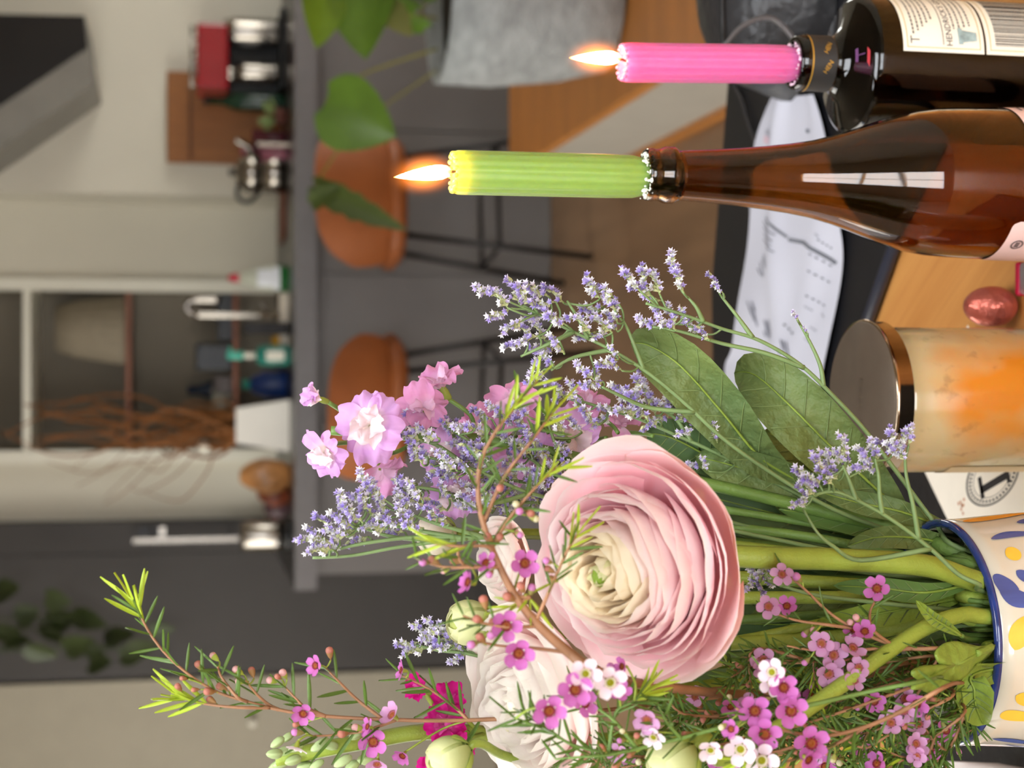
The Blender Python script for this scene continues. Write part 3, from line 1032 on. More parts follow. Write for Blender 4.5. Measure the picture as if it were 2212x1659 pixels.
ww = Wrap(wp.x, WY, prof)
M_pink = mat('pink_label_paper', (240, 206, 200), .6, var=.03, scale=40)
M_ink = mat('grey_ink', (120, 100, 98), .7)
M_inkd = mat('dark_ink', (44, 40, 40), .7)
zl = at(2100, WAX, WY).z


def corner(a, a0, a1, z, k=.004):
    """rounded upper corners"""
    d = min(abs(a - a0), abs(a - a1)) * .04
    return z - (k - math.sqrt(max(0, k * k - (k - min(k, d)) ** 2)))


# back label towards the right of the picture, front label towards the left
a0, a1 = .62, 2.4
zt_ = at(2150, 320, WY).z
lb = ww.patch(a0, a1, .02, lambda a: corner(a, a0, a1, zt_ + .0), 30, 6).build('back_label', M_pink, wb_)
mb = MB()
for i in range(3):
    zz = zt_ - .0125 - .0042 * i
    ww.patch(.68 + .04 * i, 1.05 - .03 * i, zz, zz + .0016, 8, 1, .0008).v
    q = ww.patch(.69 + .03 * i, 1.02 - .05 * i, zz, zz + .0015, 8, 1, .0008)
    mb.add(q.v, q.f)
for i in range(6):
    zz = zt_ - .006 - .0042 * i
    q = ww.patch(1.1, 1.5, zz, zz + .0014, 8, 1, .0008)
    mb.add(q.v, q.f)
ww.text(mb, 'M', .008, .70, zt_ - .0105)
ww.text(mb, 'Q', .006, .86, zt_ - .033)
mb.build('printing', M_ink, lb)
b0, b1 = -1.75, -.62
zt2 = at(2122, 520, WY).z
fl = ww.patch(b0, b1, .02, lambda a: corner(a, b0, b1, zt2), 30, 6).build('front_label', M_pink, wb_)
mb = MB()
cz, ca = zt2 - .008, -1.0
for k in range(24):
    t0, t1 = 2 * math.pi * k / 24, 2 * math.pi * (k + 1) / 24
    mb.add([ww(ca + .0026 * math.cos(t) / .04, cz + .0026 * math.sin(t), .0008) if j < 2 else ww(ca + .0036 * math.cos(t) / .04, cz + .0036 * math.sin(t), .0008) for j, t in enumerate((t0, t1, t1, t0))], [(0, 1, 2, 3)])
q = ww.patch(ca - .05, ca + .05, cz - .0012, cz + .0012, 3, 1, .0008)
mb.add(q.v, q.f)
ww.text(mb, 'A L A', .0075, -1.12, zt2 - .024)
mb.build('printing', M_ink, fl)


# gin style apothecary bottle
GY, GAX = 0.90, 139
zs_top = at(1762, GAX, GY).z
gp = at(1800, GAX, GY)
zrim = at(1712, GAX, GY).z
px = lambda n, x: n / FPX * (at(x, GAX, GY) - CAM).dot(FWD)
RG = px(148, 1830)
zsh = at(1836, GAX, GY).z
gprof = [(RG * .92, 0), (RG * .985, .004), (RG * .99, .01), (RG * .985, zsh - .012), (RG, zsh - .004), (RG * .995, zsh), (RG * .9, zsh + .0025), (RG * .55, zsh + .0065), (px(66, 1770), zsh + .0105),
         (px(60, 1770), zsh + .013), (px(59, 1762), zsh + .015), (px(59, 1730), zrim - .0045), (px(57, 1715), zrim - .001), (px(54, 1712), zrim)]
gb_ = thing('gin_bottle', 'squat black apothecary bottle with cream label holding the pink candle', 'bottle', (gp.x, GY, 0))
MB().lathe(bottle_shell(gprof, .0028), 72, Matrix.Translation((gp.x, GY, 0))).build('glass_body', M_smoke, gb_)
gw = Wrap(gp.x, GY, gprof)
M_band = mat('black_band', (46, 44, 42), .55, var=.1, scale=60)
bnd = gw.patch(-math.pi, math.pi, zsh + .0155, zrim - .006, 64, 2, .0003).build('neck_band', M_band, gb_)
M_gold = mat('gold_ink', (206, 158, 60), .35, .4)
mb = MB()
for a in (-.45, .25):
    gw.text(mb, 'HEN', .0042, a - .12, zsh + .022, .0006, -.5, r=px(59, 1740))
q = gw.patch(-math.pi, math.pi, zrim - .0072, zrim - .0064, 64, 1, .0006)
mb.add(q.v, q.f)
mb.build('gold_lettering', M_gold, bnd)
# two stacked cream back labels, their left edge just right of the bottle's middle
M_cream = mat('cream_label_paper', (246, 240, 222), .6, var=.02, scale=60)
M_rule = mat('gold_rule', (196, 180, 120), .5)
la0, la1 = .015, 1.35
zl1, zl2, zl3 = at(1948, 130, GY - .04).z, at(2122, 130, GY - .04).z, at(2127, 130, GY - .04).z
M_inkg = mat('soft_ink', (120, 118, 110), .7)


def gin_label(zhi, zlo, name):
    L_ = gw.patch(la0, la1, zlo, zhi, 28, 3, .0004).build(name, M_cream, gb_)
    mb = MB()
    for (i0, th) in ((.0024, .0005),):
        for (za, zc) in ((zhi - i0, zhi - i0 - th), (zlo + i0 + th, zlo + i0)):
            q = gw.patch(la0 + i0 / RG, la1, zc, za, 28, 1, .0007)
            mb.add(q.v, q.f)
        q = gw.patch(la0 + i0 / RG, la0 + (i0 + th) / RG, zlo + i0, zhi - i0, 1, 2, .0007)
        mb.add(q.v, q.f)
    mb.build('border_rule', M_rule, L_)
    return L_


L1 = gin_label(zl1, zl2, 'upper_label')
L2 = gin_label(zl3, max(.004, zl3 - .045), 'lower_label')
mb = MB()
r5 = random.Random(5)
zz = zl1 - .0075
gw.text(mb, 'T', .0085, la0 + .11, zz - .003)
for i in range(5):
    a = la0 + .11 + (.15 if i == 0 else .13 + .08 * i * .5 + .03 * i)
    z_ = zz - .0033 * i
    while a < la1 - .08:
        wd = r5.uniform(.02, .06)
        q = gw.patch(a, a + wd, z_, z_ + .0011, 3, 1, .0008)
        mb.add(q.v, q.f)
        a += wd + .014
q = gw.patch(la0 + .11, la1 - .1, zl1 - .0262, zl1 - .0257, 24, 1, .0008)
mb.add(q.v, q.f)
for i in range(4):
    a = la0 + .36 + .02 * i
    z_ = zl1 - .0345 - .0035 * i
    while a < la1 - .08:
        wd = r5.uniform(.02, .06)
        q = gw.patch(a, a + wd, z_, z_ + .0011, 3, 1, .0008)
        mb.add(q.v, q.f)
        a += wd + .014
stuff(mb.build('small_print', M_inkg, L1))
mb = MB()
gw.text(mb, "HENDRICK'S GIN", .0056, la0 + .09, zl1 - .0318)
mb.build('lettering', M_inkd, L1)
mb = MB()
q = gw.patch(la0 + .13, la0 + .36, lambda a: zl2 + .0042, lambda a: zl1 - .0365, 8, 2, .0008)
cup = MB()
za_, zb__ = zl1 - .0372, zl2 + .0045
cup.grid(6, 4, lambda u, t: gw(la0 + .25 + u * (.10 - .035 * t), za_ + (zb__ - za_) * t, .0008))
cup.grid(8, 2, lambda u, t: gw(la0 + .25 + u * .125, za_ + .0012 - .0028 * t, .001))
cup.build('printed_cup', mat('print_green_grey', (150, 172, 172), .6, var=.3, scale=300), L1)
mb = MB()
a = la0 + .13
zt3, zb3 = zl3 - .006, max(.008, zl3 - .042)
while a < la1 - .1:
    wd = r5.choice((.008, .012, .018, .026))
    q = gw.patch(a, a + wd, zb3, zt3, 2, 1, .0008)
    mb.add(q.v, q.f)
    a += wd + r5.choice((.008, .014, .02))
stuff(mb.build('barcode', M_inkd, L2))
# red and violet print on the shoulder
mb = MB()


def on_sh(ang, rr):
    z_ = zsh + .0025 + (RG * .9 - rr) / (RG * .35) * .004
    return Vector((gp.x + rr * math.sin(ang), GY - rr * math.cos(ang), z_ + .0008))


mb.grid(4, 2, lambda u, t: on_sh(-.02 + u * .13 - .08 * t, RG * (.82 + .06 * t)))
mb.build('shoulder_print', mat('red_print', (190, 60, 66), .5), gb_)
mb = MB()
mb.grid(4, 2, lambda u, t: on_sh(.02 + u * .16, RG * (.57 + .06 * t)))
mb.grid(2, 6, lambda u, t: on_sh(.01 + u * .012, RG * (.63 + .14 * t)))
mb.build('shoulder_print', mat('violet_print', (110, 66, 110), .5), gb_)

# ------------------------------------------------------------------ candles


def flame_mat(name, core, edge, k):
    m = bpy.data.materials.new(name)
    m.use_nodes = True
    nt = m.node_tree
    N, L = nt.nodes, nt.links
    N.remove(N['Principled BSDF'])
    tc = N.new('ShaderNodeTexCoord')
    sp = N.new('ShaderNodeSeparateXYZ')
    L.new(tc.outputs['Generated'], sp.inputs[0])
    rp_ = N.new('ShaderNodeValToRGB')
    e = rp_.color_ramp.elements
    e[0].position = 0.0
    e[0].color = (*edge, 1)
    e[1].position = 1.0
    e[1].color = (*edge, 1)
    for pos in (.24, .75):
        q = rp_.color_ramp.elements.new(pos)
        q.color = (*core, 1)
    L.new(sp.outputs['Z'], rp_.inputs[0])
    em = N.new('ShaderNodeEmission')
    L.new(rp_.outputs[0], em.inputs[0])
    rs = N.new('ShaderNodeValToRGB')
    rs.color_ramp.elements[0].color = (.09, .09, .09, 1)
    rs.color_ramp.elements[0].position = 0.02
    rs.color_ramp.elements[1].color = (1, 1, 1, 1)
    rs.color_ramp.elements[1].position = .34
    q = rs.color_ramp.elements.new(.97)
    q.color = (.25, .25, .25, 1)
    L.new(sp.outputs['Z'], rs.inputs[0])
    mu = N.new('ShaderNodeMath')
    mu.operation = 'MULTIPLY'
    mu.inputs[1].default_value = k
    L.new(rs.outputs[0], mu.inputs[0])
    L.new(mu.outputs[0], em.inputs[1])
    tr = N.new('ShaderNodeBsdfTransparent')
    ad = N.new('ShaderNodeAddShader')
    L.new(em.outputs[0], ad.inputs[0])
    L.new(tr.outputs[0], ad.inputs[1])
    L.new(ad.outputs[0], N['Material Output'].inputs[0])
    return m


def halo_mat(name, col, k):
    """lens halo imitated by a volume: emission that fades out towards the hull"""
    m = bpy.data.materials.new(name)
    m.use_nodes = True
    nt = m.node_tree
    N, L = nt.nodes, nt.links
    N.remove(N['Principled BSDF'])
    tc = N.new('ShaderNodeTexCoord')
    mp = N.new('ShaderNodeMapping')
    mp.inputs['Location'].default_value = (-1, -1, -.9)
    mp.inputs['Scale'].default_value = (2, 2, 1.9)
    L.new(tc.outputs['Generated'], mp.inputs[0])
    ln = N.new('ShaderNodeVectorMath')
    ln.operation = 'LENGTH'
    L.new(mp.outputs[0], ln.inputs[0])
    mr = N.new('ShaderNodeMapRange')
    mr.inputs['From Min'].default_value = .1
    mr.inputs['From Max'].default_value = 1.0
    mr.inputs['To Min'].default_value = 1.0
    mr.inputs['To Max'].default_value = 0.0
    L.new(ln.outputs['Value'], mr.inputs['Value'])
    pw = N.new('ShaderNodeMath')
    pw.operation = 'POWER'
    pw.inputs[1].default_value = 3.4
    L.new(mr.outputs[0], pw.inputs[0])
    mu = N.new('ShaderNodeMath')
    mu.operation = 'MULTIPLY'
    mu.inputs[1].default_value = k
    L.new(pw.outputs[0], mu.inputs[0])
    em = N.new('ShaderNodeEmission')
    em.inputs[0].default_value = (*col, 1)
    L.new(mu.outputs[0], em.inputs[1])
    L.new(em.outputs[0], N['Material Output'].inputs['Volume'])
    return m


M_wick = mat('burnt_wick', (40, 26, 18), .9)
M_flame = flame_mat('flame', (1.0, .78, .42), (1.0, .34, .04), 14.0)
M_halo = halo_mat('flame_halo', (1.0, .24, .03), 520.0)


def candle(label, Y, xtop, ytop, xbot, ybot, hw_px, m, crumbm, ftip, fbase, lightcol, seed, power):
    top, bot = at(xtop, ytop, Y), at(xbot, ybot, Y)
    ax = (top - bot)
    H = ax.length
    Wm = frame(bot, ax)
    r = hw_px / FPX * (top - CAM).dot(FWD)
    root = thing('candle', label, 'candle', bot, 'ribbed candles stuck in bottles')
    ext = .02
    prof = [(r * .84, -ext), (r * .86, .0), (r * .98, .006), (r * 1.0, .02), (r, H - .006), (r * .985, H - .002), (r * .93, H), (r * .80, H + .0002), (r * .62, H - .002), (r * .4, H - .004), (.0005, H - .0045)]
    MB().lathe(prof, 128, Wm, flute=(16, .022)).build('wax_body', m, root)
    rs = random.Random(seed)
    mb = MB()
    for k in range(16):
        a = 2 * math.pi * k / 16 + .1
        p = Wm @ Vector((r * .86 * math.cos(a), r * .86 * math.sin(a), H + .0002))
        mb.ball(p, r * .125 * rs.uniform(.8, 1.15), 8, 6, (1, 1, 1.1))
    mb.build('melted_rim', m, root)
    w0 = Wm @ Vector((0, 0, H - .005))
    fb, ft = at(fbase[0], fbase[1], Y), at(ftip[0], ftip[1], Y)
    MB().tube(smoothpath([w0, w0.lerp(fb, .6), fb.lerp(ft, .12)], 4), .0008, 6).build('wick', M_wick, root)
    d = ft - fb
    FM = frame(fb - d * .06, d)
    FL = d.length * 1.06
    fr = r * .34
    mb = MB().lathe([(fr * .25, 0), (fr * .75, FL * .06), (fr * .98, FL * .17), (fr, FL * .28), (fr * .9, FL * .45), (fr * .66, FL * .66), (fr * .36, FL * .84), (fr * .12, FL * .96), (0, FL)], 24)
    me = mb.mesh('flame', [M_flame])
    link(me, 'flame', root, FM)
    mb = MB().ball((0, 0, FL * .5), 1, 20, 14, (fr * 3.6, fr * 3.6, FL * .72))  # glow volume added to stand for the lens halo
    me = mb.mesh('flame_halo', [M_halo])
    link(me, 'flame_halo', root, FM)
    mb = MB()
    for k in range(80):
        a = rs.choice((rs.gauss(4.4, .5), rs.uniform(0, 6.28), rs.gauss(3.2, .35)))
        p = Wm @ Vector((r * rs.uniform(.92, 1.14) * math.cos(a), r * rs.uniform(.92, 1.14) * math.sin(a), rs.uniform(-.0035, .0015)))
        mb.ball(p, rs.choice((.0004, .0005, .0006, .0008, .0013)), 6, 4, (rs.uniform(.5, 1.6), rs.uniform(.5, 1.6), rs.uniform(.4, 1.2)), Matrix.Rotation(rs.uniform(0, 3), 3, 'X'))
    stuff(mb.build('wax_crumbs', crumbm, root))
    ld = bpy.data.lights.new('flame_light', 'POINT')
    ld.energy = power
    ld.color = lightcol
    ld.shadow_soft_size = .004
    lo = bpy.data.objects.new('flame_light', ld)
    COL.objects.link(lo)
    lo.parent = root
    lo.location = (fb.lerp(ft, .1) - bot)
    return root, Wm, r, H


def waxmat(name, col, rad):
    return mat(name, col, .38, var=.03, scale=200, sss=1.0, sssr=rad, spec=.4)


candle('lime green ribbed candle burning in the brown wine bottle', WY, 980, 372, 1388, 382, 47.5,
       waxmat('green_wax', (138, 168, 84), (.03, .022, .006)), mat('wax_crumb_white', (226, 230, 214), .5), (850, 383), (968, 370), (1.0, .42, .10), 2, .10)
candle('pink ribbed candle burning in the squat black bottle', GY, 1345, 135, 1712, 139, 42,
       waxmat('pink_wax', (224, 108, 166), (.03, .012, .012)), mat('wax_crumb_pink', (236, 200, 216), .5), (1230, 125), (1334, 125), (1.0, .24, .04), 3, .05)

# ------------------------------------------------------------------ jar candle with metal lid
JY = 0.872
jp = at(1858, 864, JY)
JR = 172 / FPX * (jp - CAM).dot(FWD)
zlid = jp.z
zlb = at(1896, 864, JY).z
JZ = .0089
jr = thing('jar_candle', 'frosted amber glass jar candle with a brown metal lid', 'candle jar', (jp.x, JY, JZ))
M_lid = mat('lid_bronze', (104, 90, 76), .5, .35, var=.08, scale=50)
M_lidband = mat('lid_chrome', (200, 176, 150), .12, 1.0, var=.04)
Tj = Matrix.Translation((jp.x, JY, 0))
ld_ = MB().lathe([(JR * .985, zlid - .0012), (JR * .97, zlid), (.0005, zlid)], 72, Tj, cap0=False).build('lid', M_lid, jr)
MB().lathe([(JR * .95, zlb - .001), (JR * .985, zlb - .001), (JR * .985, zlid - .004), (JR * 1.012, zlid - .0035), (JR * 1.012, zlid - .0012), (JR * .98, zlid - .0012)], 72, Tj, cap0=False, cap1=False).build('lid_band', M_lidband, ld_)
# pressed lettering reads as a faint raised line across the lid
mb = MB()
vs, fs = text_verts('C O M P O', .0085)
q = at(1850, 800, JY)
mb.add([Vector((jp.x - .026 + v.x * 1.0, JY - .004 + v.y, zlid + .0002)) for v in vs], fs)
mb.build('pressed_lettering', mat('lid_letter', (124, 108, 92), .5, .7), ld_)


def jar_glass():
    m = bpy.data.materials.new('frosted_amber')
    m.use_nodes = True
    nt = m.node_tree
    N, L = nt.nodes, nt.links
    b = N['Principled BSDF']
    tc = N.new('ShaderNodeTexCoord')
    nz = N.new('ShaderNodeTexNoise')
    nz.inputs['Scale'].default_value = 14
    nz.inputs['Detail'].default_value = 3
    mp = N.new('ShaderNodeMapping')
    mp.inputs['Scale'].default_value = (1.2, 1.2, .9)
    L.new(tc.outputs['Object'], mp.inputs[0])
    L.new(mp.outputs[0], nz.inputs['Vector'])
    rp_ = N.new('ShaderNodeValToRGB')
    rp_.color_ramp.elements[0].position = .44
    rp_.color_ramp.elements[0].color = (*lin((214, 188, 140)), 1)
    rp_.color_ramp.elements[1].position = .70
    rp_.color_ramp.elements[1].color = (*lin((226, 140, 36)), 1)
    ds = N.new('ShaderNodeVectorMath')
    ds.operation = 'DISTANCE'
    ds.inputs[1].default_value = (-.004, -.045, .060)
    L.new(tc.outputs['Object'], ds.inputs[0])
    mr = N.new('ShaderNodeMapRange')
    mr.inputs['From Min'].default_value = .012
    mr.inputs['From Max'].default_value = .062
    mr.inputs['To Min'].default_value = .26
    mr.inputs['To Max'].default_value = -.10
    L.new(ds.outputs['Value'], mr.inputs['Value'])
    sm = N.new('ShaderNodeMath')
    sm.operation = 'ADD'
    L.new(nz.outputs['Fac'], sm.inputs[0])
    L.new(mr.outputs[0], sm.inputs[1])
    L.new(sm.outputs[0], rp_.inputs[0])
    n2 = N.new('ShaderNodeTexNoise')
    n2.inputs['Scale'].default_value = 90
    n2.inputs['Detail'].default_value = 8
    L.new(mp.outputs[0], n2.inputs['Vector'])
    r2_ = N.new('ShaderNodeValToRGB')
    r2_.color_ramp.elements[0].position = .30
    r2_.color_ramp.elements[0].color = (.12, .08, .03, 1)
    r2_.color_ramp.elements[1].position = .40
    r2_.color_ramp.elements[1].color = (1, 1, 1, 1)
    L.new(n2.outputs['Fac'], r2_.inputs[0])
    mx = N.new('ShaderNodeMix')
    mx.data_type = 'RGBA'
    mx.blend_type = 'MULTIPLY'
    mx.inputs[0].default_value = .25
    L.new(rp_.outputs[0], mx.inputs[6])
    L.new(r2_.outputs[0], mx.inputs[7])
    L.new(mx.outputs[2], b.inputs['Base Color'])
    b.inputs['Roughness'].default_value = .16
    b.inputs['Subsurface Weight'].default_value = .6
    b.inputs['Subsurface Radius'].default_value = (.02, .012, .005)
    b.inputs['Subsurface Scale'].default_value = 1.0
    b.inputs['Coat Weight'].default_value = .6
    return m


JB = 157.5 / 172 * JR
MB().lathe([(JB * .9, JZ), (JB * .98, JZ + .003), (JB, JZ + .008), (JB, zlb - .004), (JB * .97, zlb - .0005)], 72, Tj).build('glass_jar', jar_glass(), jr)
jw = Wrap(jp.x, JY, [(JB, 0), (JB, zlb)])
jw.patch(-2.4, -1.12, .018, at(2022, 1010, JY).z, 20, 2, .0005).build('paper_label', mat('tan_label', (222, 190, 142), .6, var=.08, scale=60), jr)

# ------------------------------------------------------------------ black mat, printed sheet, bag, egg
M_mat = mat('black_leatherette', (20, 20, 24), .5, var=.1, scale=80)
poly = [onz(1792, 888, .012), onz(1912, 545, .012), onz(2010, 300, .012)]
E = [Vector((poly[0].x, poly[0].y)), Vector((poly[1].x, poly[1].y)), Vector((poly[2].x + .02, poly[2].y - .02)), Vector((.46, 1.16)), Vector((.36, 1.44)), Vector((.1, 1.505)), Vector((-.03, 1.5)), Vector((-.075, 1.38))]
mb = MB()
mb.prism([(p.x, p.y) for p in E], .0005, .011)
mt_ = mb.build('desk_folder', M_mat, smooth=False)
tag(mt_, 'flat black leather folder lying under the printed paper', 'folder')
mb = MB().tube([(p.x, p.y, .0065) for p in E[:3]], .0055, 8)
mb.build('stitched_edge', mat('folder_edge', (40, 42, 54), .35, var=.1), mt_)

M_paper = mat('white_paper', (206, 206, 217), .75, var=.015, scale=8)
# sheet corners in the picture: far right, far left, near left, near right
zp0 = .0125
far = [onz(1668, 212, zp0), onz(1640, 320, zp0), onz(1622, 470, zp0), onz(1606, 620, zp0), onz(1592, 745, zp0), onz(1566, 800, zp0), onz(1590, 925, zp0)]
near = [onz(1770, 205, zp0), onz(1795, 320, zp0), onz(1822, 470, zp0), onz(1826, 560, zp0), onz(1808, 690, zp0), onz(1778, 850, zp0), onz(1760, 960, zp0)]
farp, nearp = smoothpath(far, 6), smoothpath(near, 6)
farp = [farp[0]] + farp[1:]


def paper(u, t, lift=0.0):
    k = (u + 1) / 2 * (len(farp) - 1)
    i = min(int(k), len(farp) - 2)
    a = farp[i].lerp(farp[i + 1], k - i)
    b = nearp[i].lerp(nearp[i + 1], k - i)
    p = a.lerp(b, t)
    ridge = .007 * math.exp(-((t - .42 - .1 * math.sin(u * 3)) / .09) ** 2) + .0035 * math.exp(-((t - .75 + .2 * u) / .1) ** 2)
    p.z = zp0 + ridge + .0025 * math.sin(u * 7 + 4 * t) * (1 - t * .5) + .003 + lift
    return p


mb = MB()
mb.grid(60, 26, lambda u, t: paper(u, t))
pp = mb.build('printed_sheet', M_paper)
tag(pp, 'creased white printed paper sheet lying behind the wine bottle', 'paper')


def uv_of(x, y):
    """sheet parameters of the point seen at picture position (x, y)"""
    q = onz(x, y, zp0 + .003)
    best = None
    us = [-1 + iu / 20 for iu in range(41)]
    for u in us + [None] * 40:
        if u is None:
            fine = globals().setdefault('_fine', [0, 0.0])
            if fine[0] % 40 == 0:
                fine[1] = best[1]
            u = max(-1.0, min(1.0, fine[1] - .05 + .1 * (fine[0] % 40) / 39))
            fine[0] += 1
        a, b = paper(u, 0), paper(u, 1)
        ab = Vector((b.x - a.x, b.y - a.y))
        t = max(-.05, min(1.05, Vector((q.x - a.x, q.y - a.y)).dot(ab) / max(1e-9, ab.length_squared)))
        dd = (a.x + ab.x * t - q.x) ** 2 + (a.y + ab.y * t - q.y) ** 2
        if best is None or dd < best[0]:
            best = (dd, u, t)
    return best[1], min(.98, max(.02, best[2]))


def strokes(mb, segs, wpx, n=6, dash=None):
    for (xa, ya, xb, yb) in segs:
        ln_ = math.hypot(xb - xa, yb - ya)
        nx, ny = -(yb - ya) / ln_ * wpx / 2, (xb - xa) / ln_ * wpx / 2
        (u0, t0), (u1, t1) = uv_of(xa - nx, ya - ny), uv_of(xb - nx, yb - ny)
        (u2, t2), (u3, t3) = uv_of(xb + nx, yb + ny), uv_of(xa + nx, ya + ny)
        rows_ = []
        for k in range(n + 1):
            s = k / n
            rows_.append(paper(u0 + (u1 - u0) * s, t0 + (t1 - t0) * s, .0006))
            rows_.append(paper(u3 + (u2 - u3) * s, t3 + (t2 - t3) * s, .0006))
        mb.add(rows_, [(2 * k, 2 * k + 2, 2 * k + 3, 2 * k + 1) for k in range(n) if not dash or k % 2 == 0])


zsx = lambda X, Y_: (1560 + X / 3.77, 460 + Y_ / 3.77)


def zs_(*a):
    (p, q), (r, s) = zsx(a[0], a[1]), zsx(a[2], a[3])
    return (p, q, r, s)


mb = MB()
strokes(mb, [zs_(*q) for q in ((322, 70, 480, 180), (325, 110, 465, 232), (328, 160, 460, 275), (330, 212, 485, 322), (342, 340, 415, 440), (312, 400, 365, 520), (295, 450, 340, 512), (335, 370, 390, 450),
                               (225, 720, 262, 830), (245, 760, 280, 880), (268, 740, 296, 925), (262, 720, 290, 800), (352, 870, 372, 1000), (372, 880, 392, 1020), (395, 870, 412, 1030), (340, 960, 352, 1010),
                               (512, 1030, 530, 1110), (530, 1040, 552, 1160), (552, 1050, 575, 1180), (500, 1110, 515, 1150), (492, 1250, 550, 1312))], 2.4, 7)
strokes(mb, [zs_(*q) for q in ((750, 330, 912, 450), (730, 470, 890, 580), (702, 670, 850, 770), (690, 760, 745, 800), (810, 820, 830, 855), (720, 930, 775, 965), (680, 1020, 730, 1060), (805, 170, 830, 195), (820, 215, 915, 300))], 3.4, 8, True)
stuff(mb.build('printed_lines', mat('print_grey', (112, 114, 126), .8), pp))
mb = MB()
strokes(mb, [zs_(*q) for q in ((348, 36, 445, 95), (445, 95, 548, 200))], 5.0, 4)
strokes(mb, [zs_(*q) for q in ((556, 216, 690, 240), (690, 240, 800, 310), (800, 310, 925, 412))], 8.0, 4)
strokes(mb, [zs_(*q) for q in ((530, 905, 600, 985),)], 4.0, 5, True)
stuff(mb.build('printed_band', mat('print_dark', (112, 114, 122), .8), pp))
z6 = lambda X, Y_: (1560 + X / 5.927, 200 + Y_ / 5.927)
mb = MB()
strokes(mb, [(*z6(655, 480), *z6(640, 540))], 20, 4)
mb.build('printed_block', mat('print_pale_grey', (176, 176, 188), .8), pp)
mb = MB()
strokes(mb, [(*z6(648, 565), *z6(632, 655))], 24, 4)
mb.build('printed_block', mat('print_pale_pink', (214, 186, 198), .8), pp)
mb = MB()
for k in range(9):
    strokes(mb, [(*z6(1065, 470 + 5 * k), *z6(1120, 475 + 5 * k))], .9, 2)
mb.build('printed_barcode', MATS['print_grey'], pp)

# black bag behind the pink candle, with thin strap and cable
bgx = at(1650, -40, 1.25)
bg = thing('shoulder_bag', 'black leather bag behind the pink candle', 'bag', (bgx.x, 1.25, 0))
zt4 = at(1524, 0, 1.25).z
XLb = at(1650, 200, 1.25).x
hw_ = bgx.x - XLb


def bagS(u, t, off=0.0):
    a = (u + 1) * math.pi
    pr = math.sin(math.pi * (.10 + .9 * (1 - t)) / 2) ** .55 if t < 1 else 0
    r_ = (1 + .05 * math.sin(3 * a + 5 * t) + .03 * math.sin(7 * a))
    prof_ = max(0.0, (1 - t ** 3.2)) ** .5
    return Vector((bgx.x + (hw_ + off) * prof_ * r_ * math.copysign(abs(math.cos(a)) ** .8, math.cos(a)), 1.26 + (.075 + off) * prof_ * math.sin(a), .012 + (zt4 - .012 + off) * t))


MB().grid(40, 18, bagS).build('bag_body', mat('bag_leather', (42, 41, 42), .38, var=.15, scale=30, bump=.25, bscale=40), bg)
MB().tube(smoothpath([at(1545, 130, 1.165), at(1600, 60, 1.165), at(1668, 40, 1.165), at(1720, 90, 1.165)], 6), .0022, 6).build('strap', mat('strap_grey', (96, 92, 92), .35), bg)
MB().tube(smoothpath([at(1560, -20, 1.17), at(1562, 60, 1.17), at(1570, 120, 1.17), at(1610, 175, 1.18)], 6), .003, 6).build('seam_piping', M_black, bg)
o = MB().tube(smoothpath([onz(1640, 120, .016), onz(1590, 178, .014), onz(1603, 215, .014), onz(1618, 268, .014), onz(1640, 318, .014), onz(1668, 352, .014), onz(1715, 385, .014)], 6), .0019, 8).build('cable', mat('cable_grey', (56, 54, 56), .4))
tag(o, 'thin dark cable lying from the black bag towards the paper', 'cable')

# foil egg and sweet wrapper between jar and wine bottle
ec = at(2152, 662, .925)
er = 46 / FPX * .97
mb = MB()


def eggf(u, t):
    a = (u + 1) * math.pi
    th = math.pi * t
    r_ = er * (1 + .02 * math.sin(6 * a + 9 * t) * math.sin(th))
    return Vector((ec.x + r_ * math.sin(th) * math.cos(a), .925 + r_ * math.sin(th) * math.sin(a), er * 1.25 + er * 1.25 * math.cos(th) * (1.0 if t > .5 else 1.18)))


mb.grid(36, 20, eggf)
o = mb.build('chocolate_egg', mat('copper_foil', (196, 104, 88), .3, .55, var=.2, scale=60, bump=.35, bscale=45))
tag(o, 'copper pink foil wrapped egg between jar and wine bottle', 'egg')
wpx = onz(2238, 606, 0)
wr = thing('sweet_wrapper', 'crimson and silver sweet wrapper beside the wine bottle', 'wrapper', (wpx.x, wpx.y, 0))
MB().bbox((wpx.x - .009, wpx.y - .012, .0005), (wpx.x + .012, wpx.y + .008, .008), .003, None).build('wrapped_sweet', mat('silver_foil', (190, 186, 190), .3, .7, bump=.4, bscale=90), wr, smooth=False)
MB().bbox((wpx.x - .0095, wpx.y + .007, .0005), (wpx.x + .0125, wpx.y + .012, .0085), .002).build('ribbon', mat('crimson_foil', (196, 20, 62), .35), wr, smooth=False)

# black slate tray, card with emblem, porcelain cup
trx = .022
o = MB().bbox((-.46, .56, .0005), (trx, 1.10, .008), .003).build('slate_tray', mat('black_slate', (26, 24, 24), .55, var=.2, scale=40, bump=.1, bscale=60), smooth=False)
tag(o, 'flat black slate tray under the painted vase', 'tray')
ZT = .0082
c1, c2 = onz(1998, 1018, ZT), onz(2049, 1124, ZT)
dv = Vector((c2.x - c1.x, c2.y - c1.y)).normalized()
nv = Vector((dv.y, -dv.x))
if nv.y > 0:
    nv = -nv
C0 = Vector((c1.x, c1.y))
if nv.x < 0:
    nv = -nv
q0, q1 = C0 - dv * .022, C0 + dv * .17
cd = MB().prism([(p.x, p.y) for p in (q0, q1, q1 + nv * .12, q0 + nv * .12)], ZT, ZT + .0005)
cdo = cd.build('gift_card', mat('ivory_card', (240, 230, 212), .65, var=.03, scale=40), smooth=False)
tag(cdo, 'ivory card with black oval emblem between the jar and vase', 'card')
ec_ = onz(2143, 1028, ZT + .0005)
U_ = Vector((.94, .34)).normalized()
V_ = Vector((-U_.y, U_.x))
RAx, RAy = .0185, .037


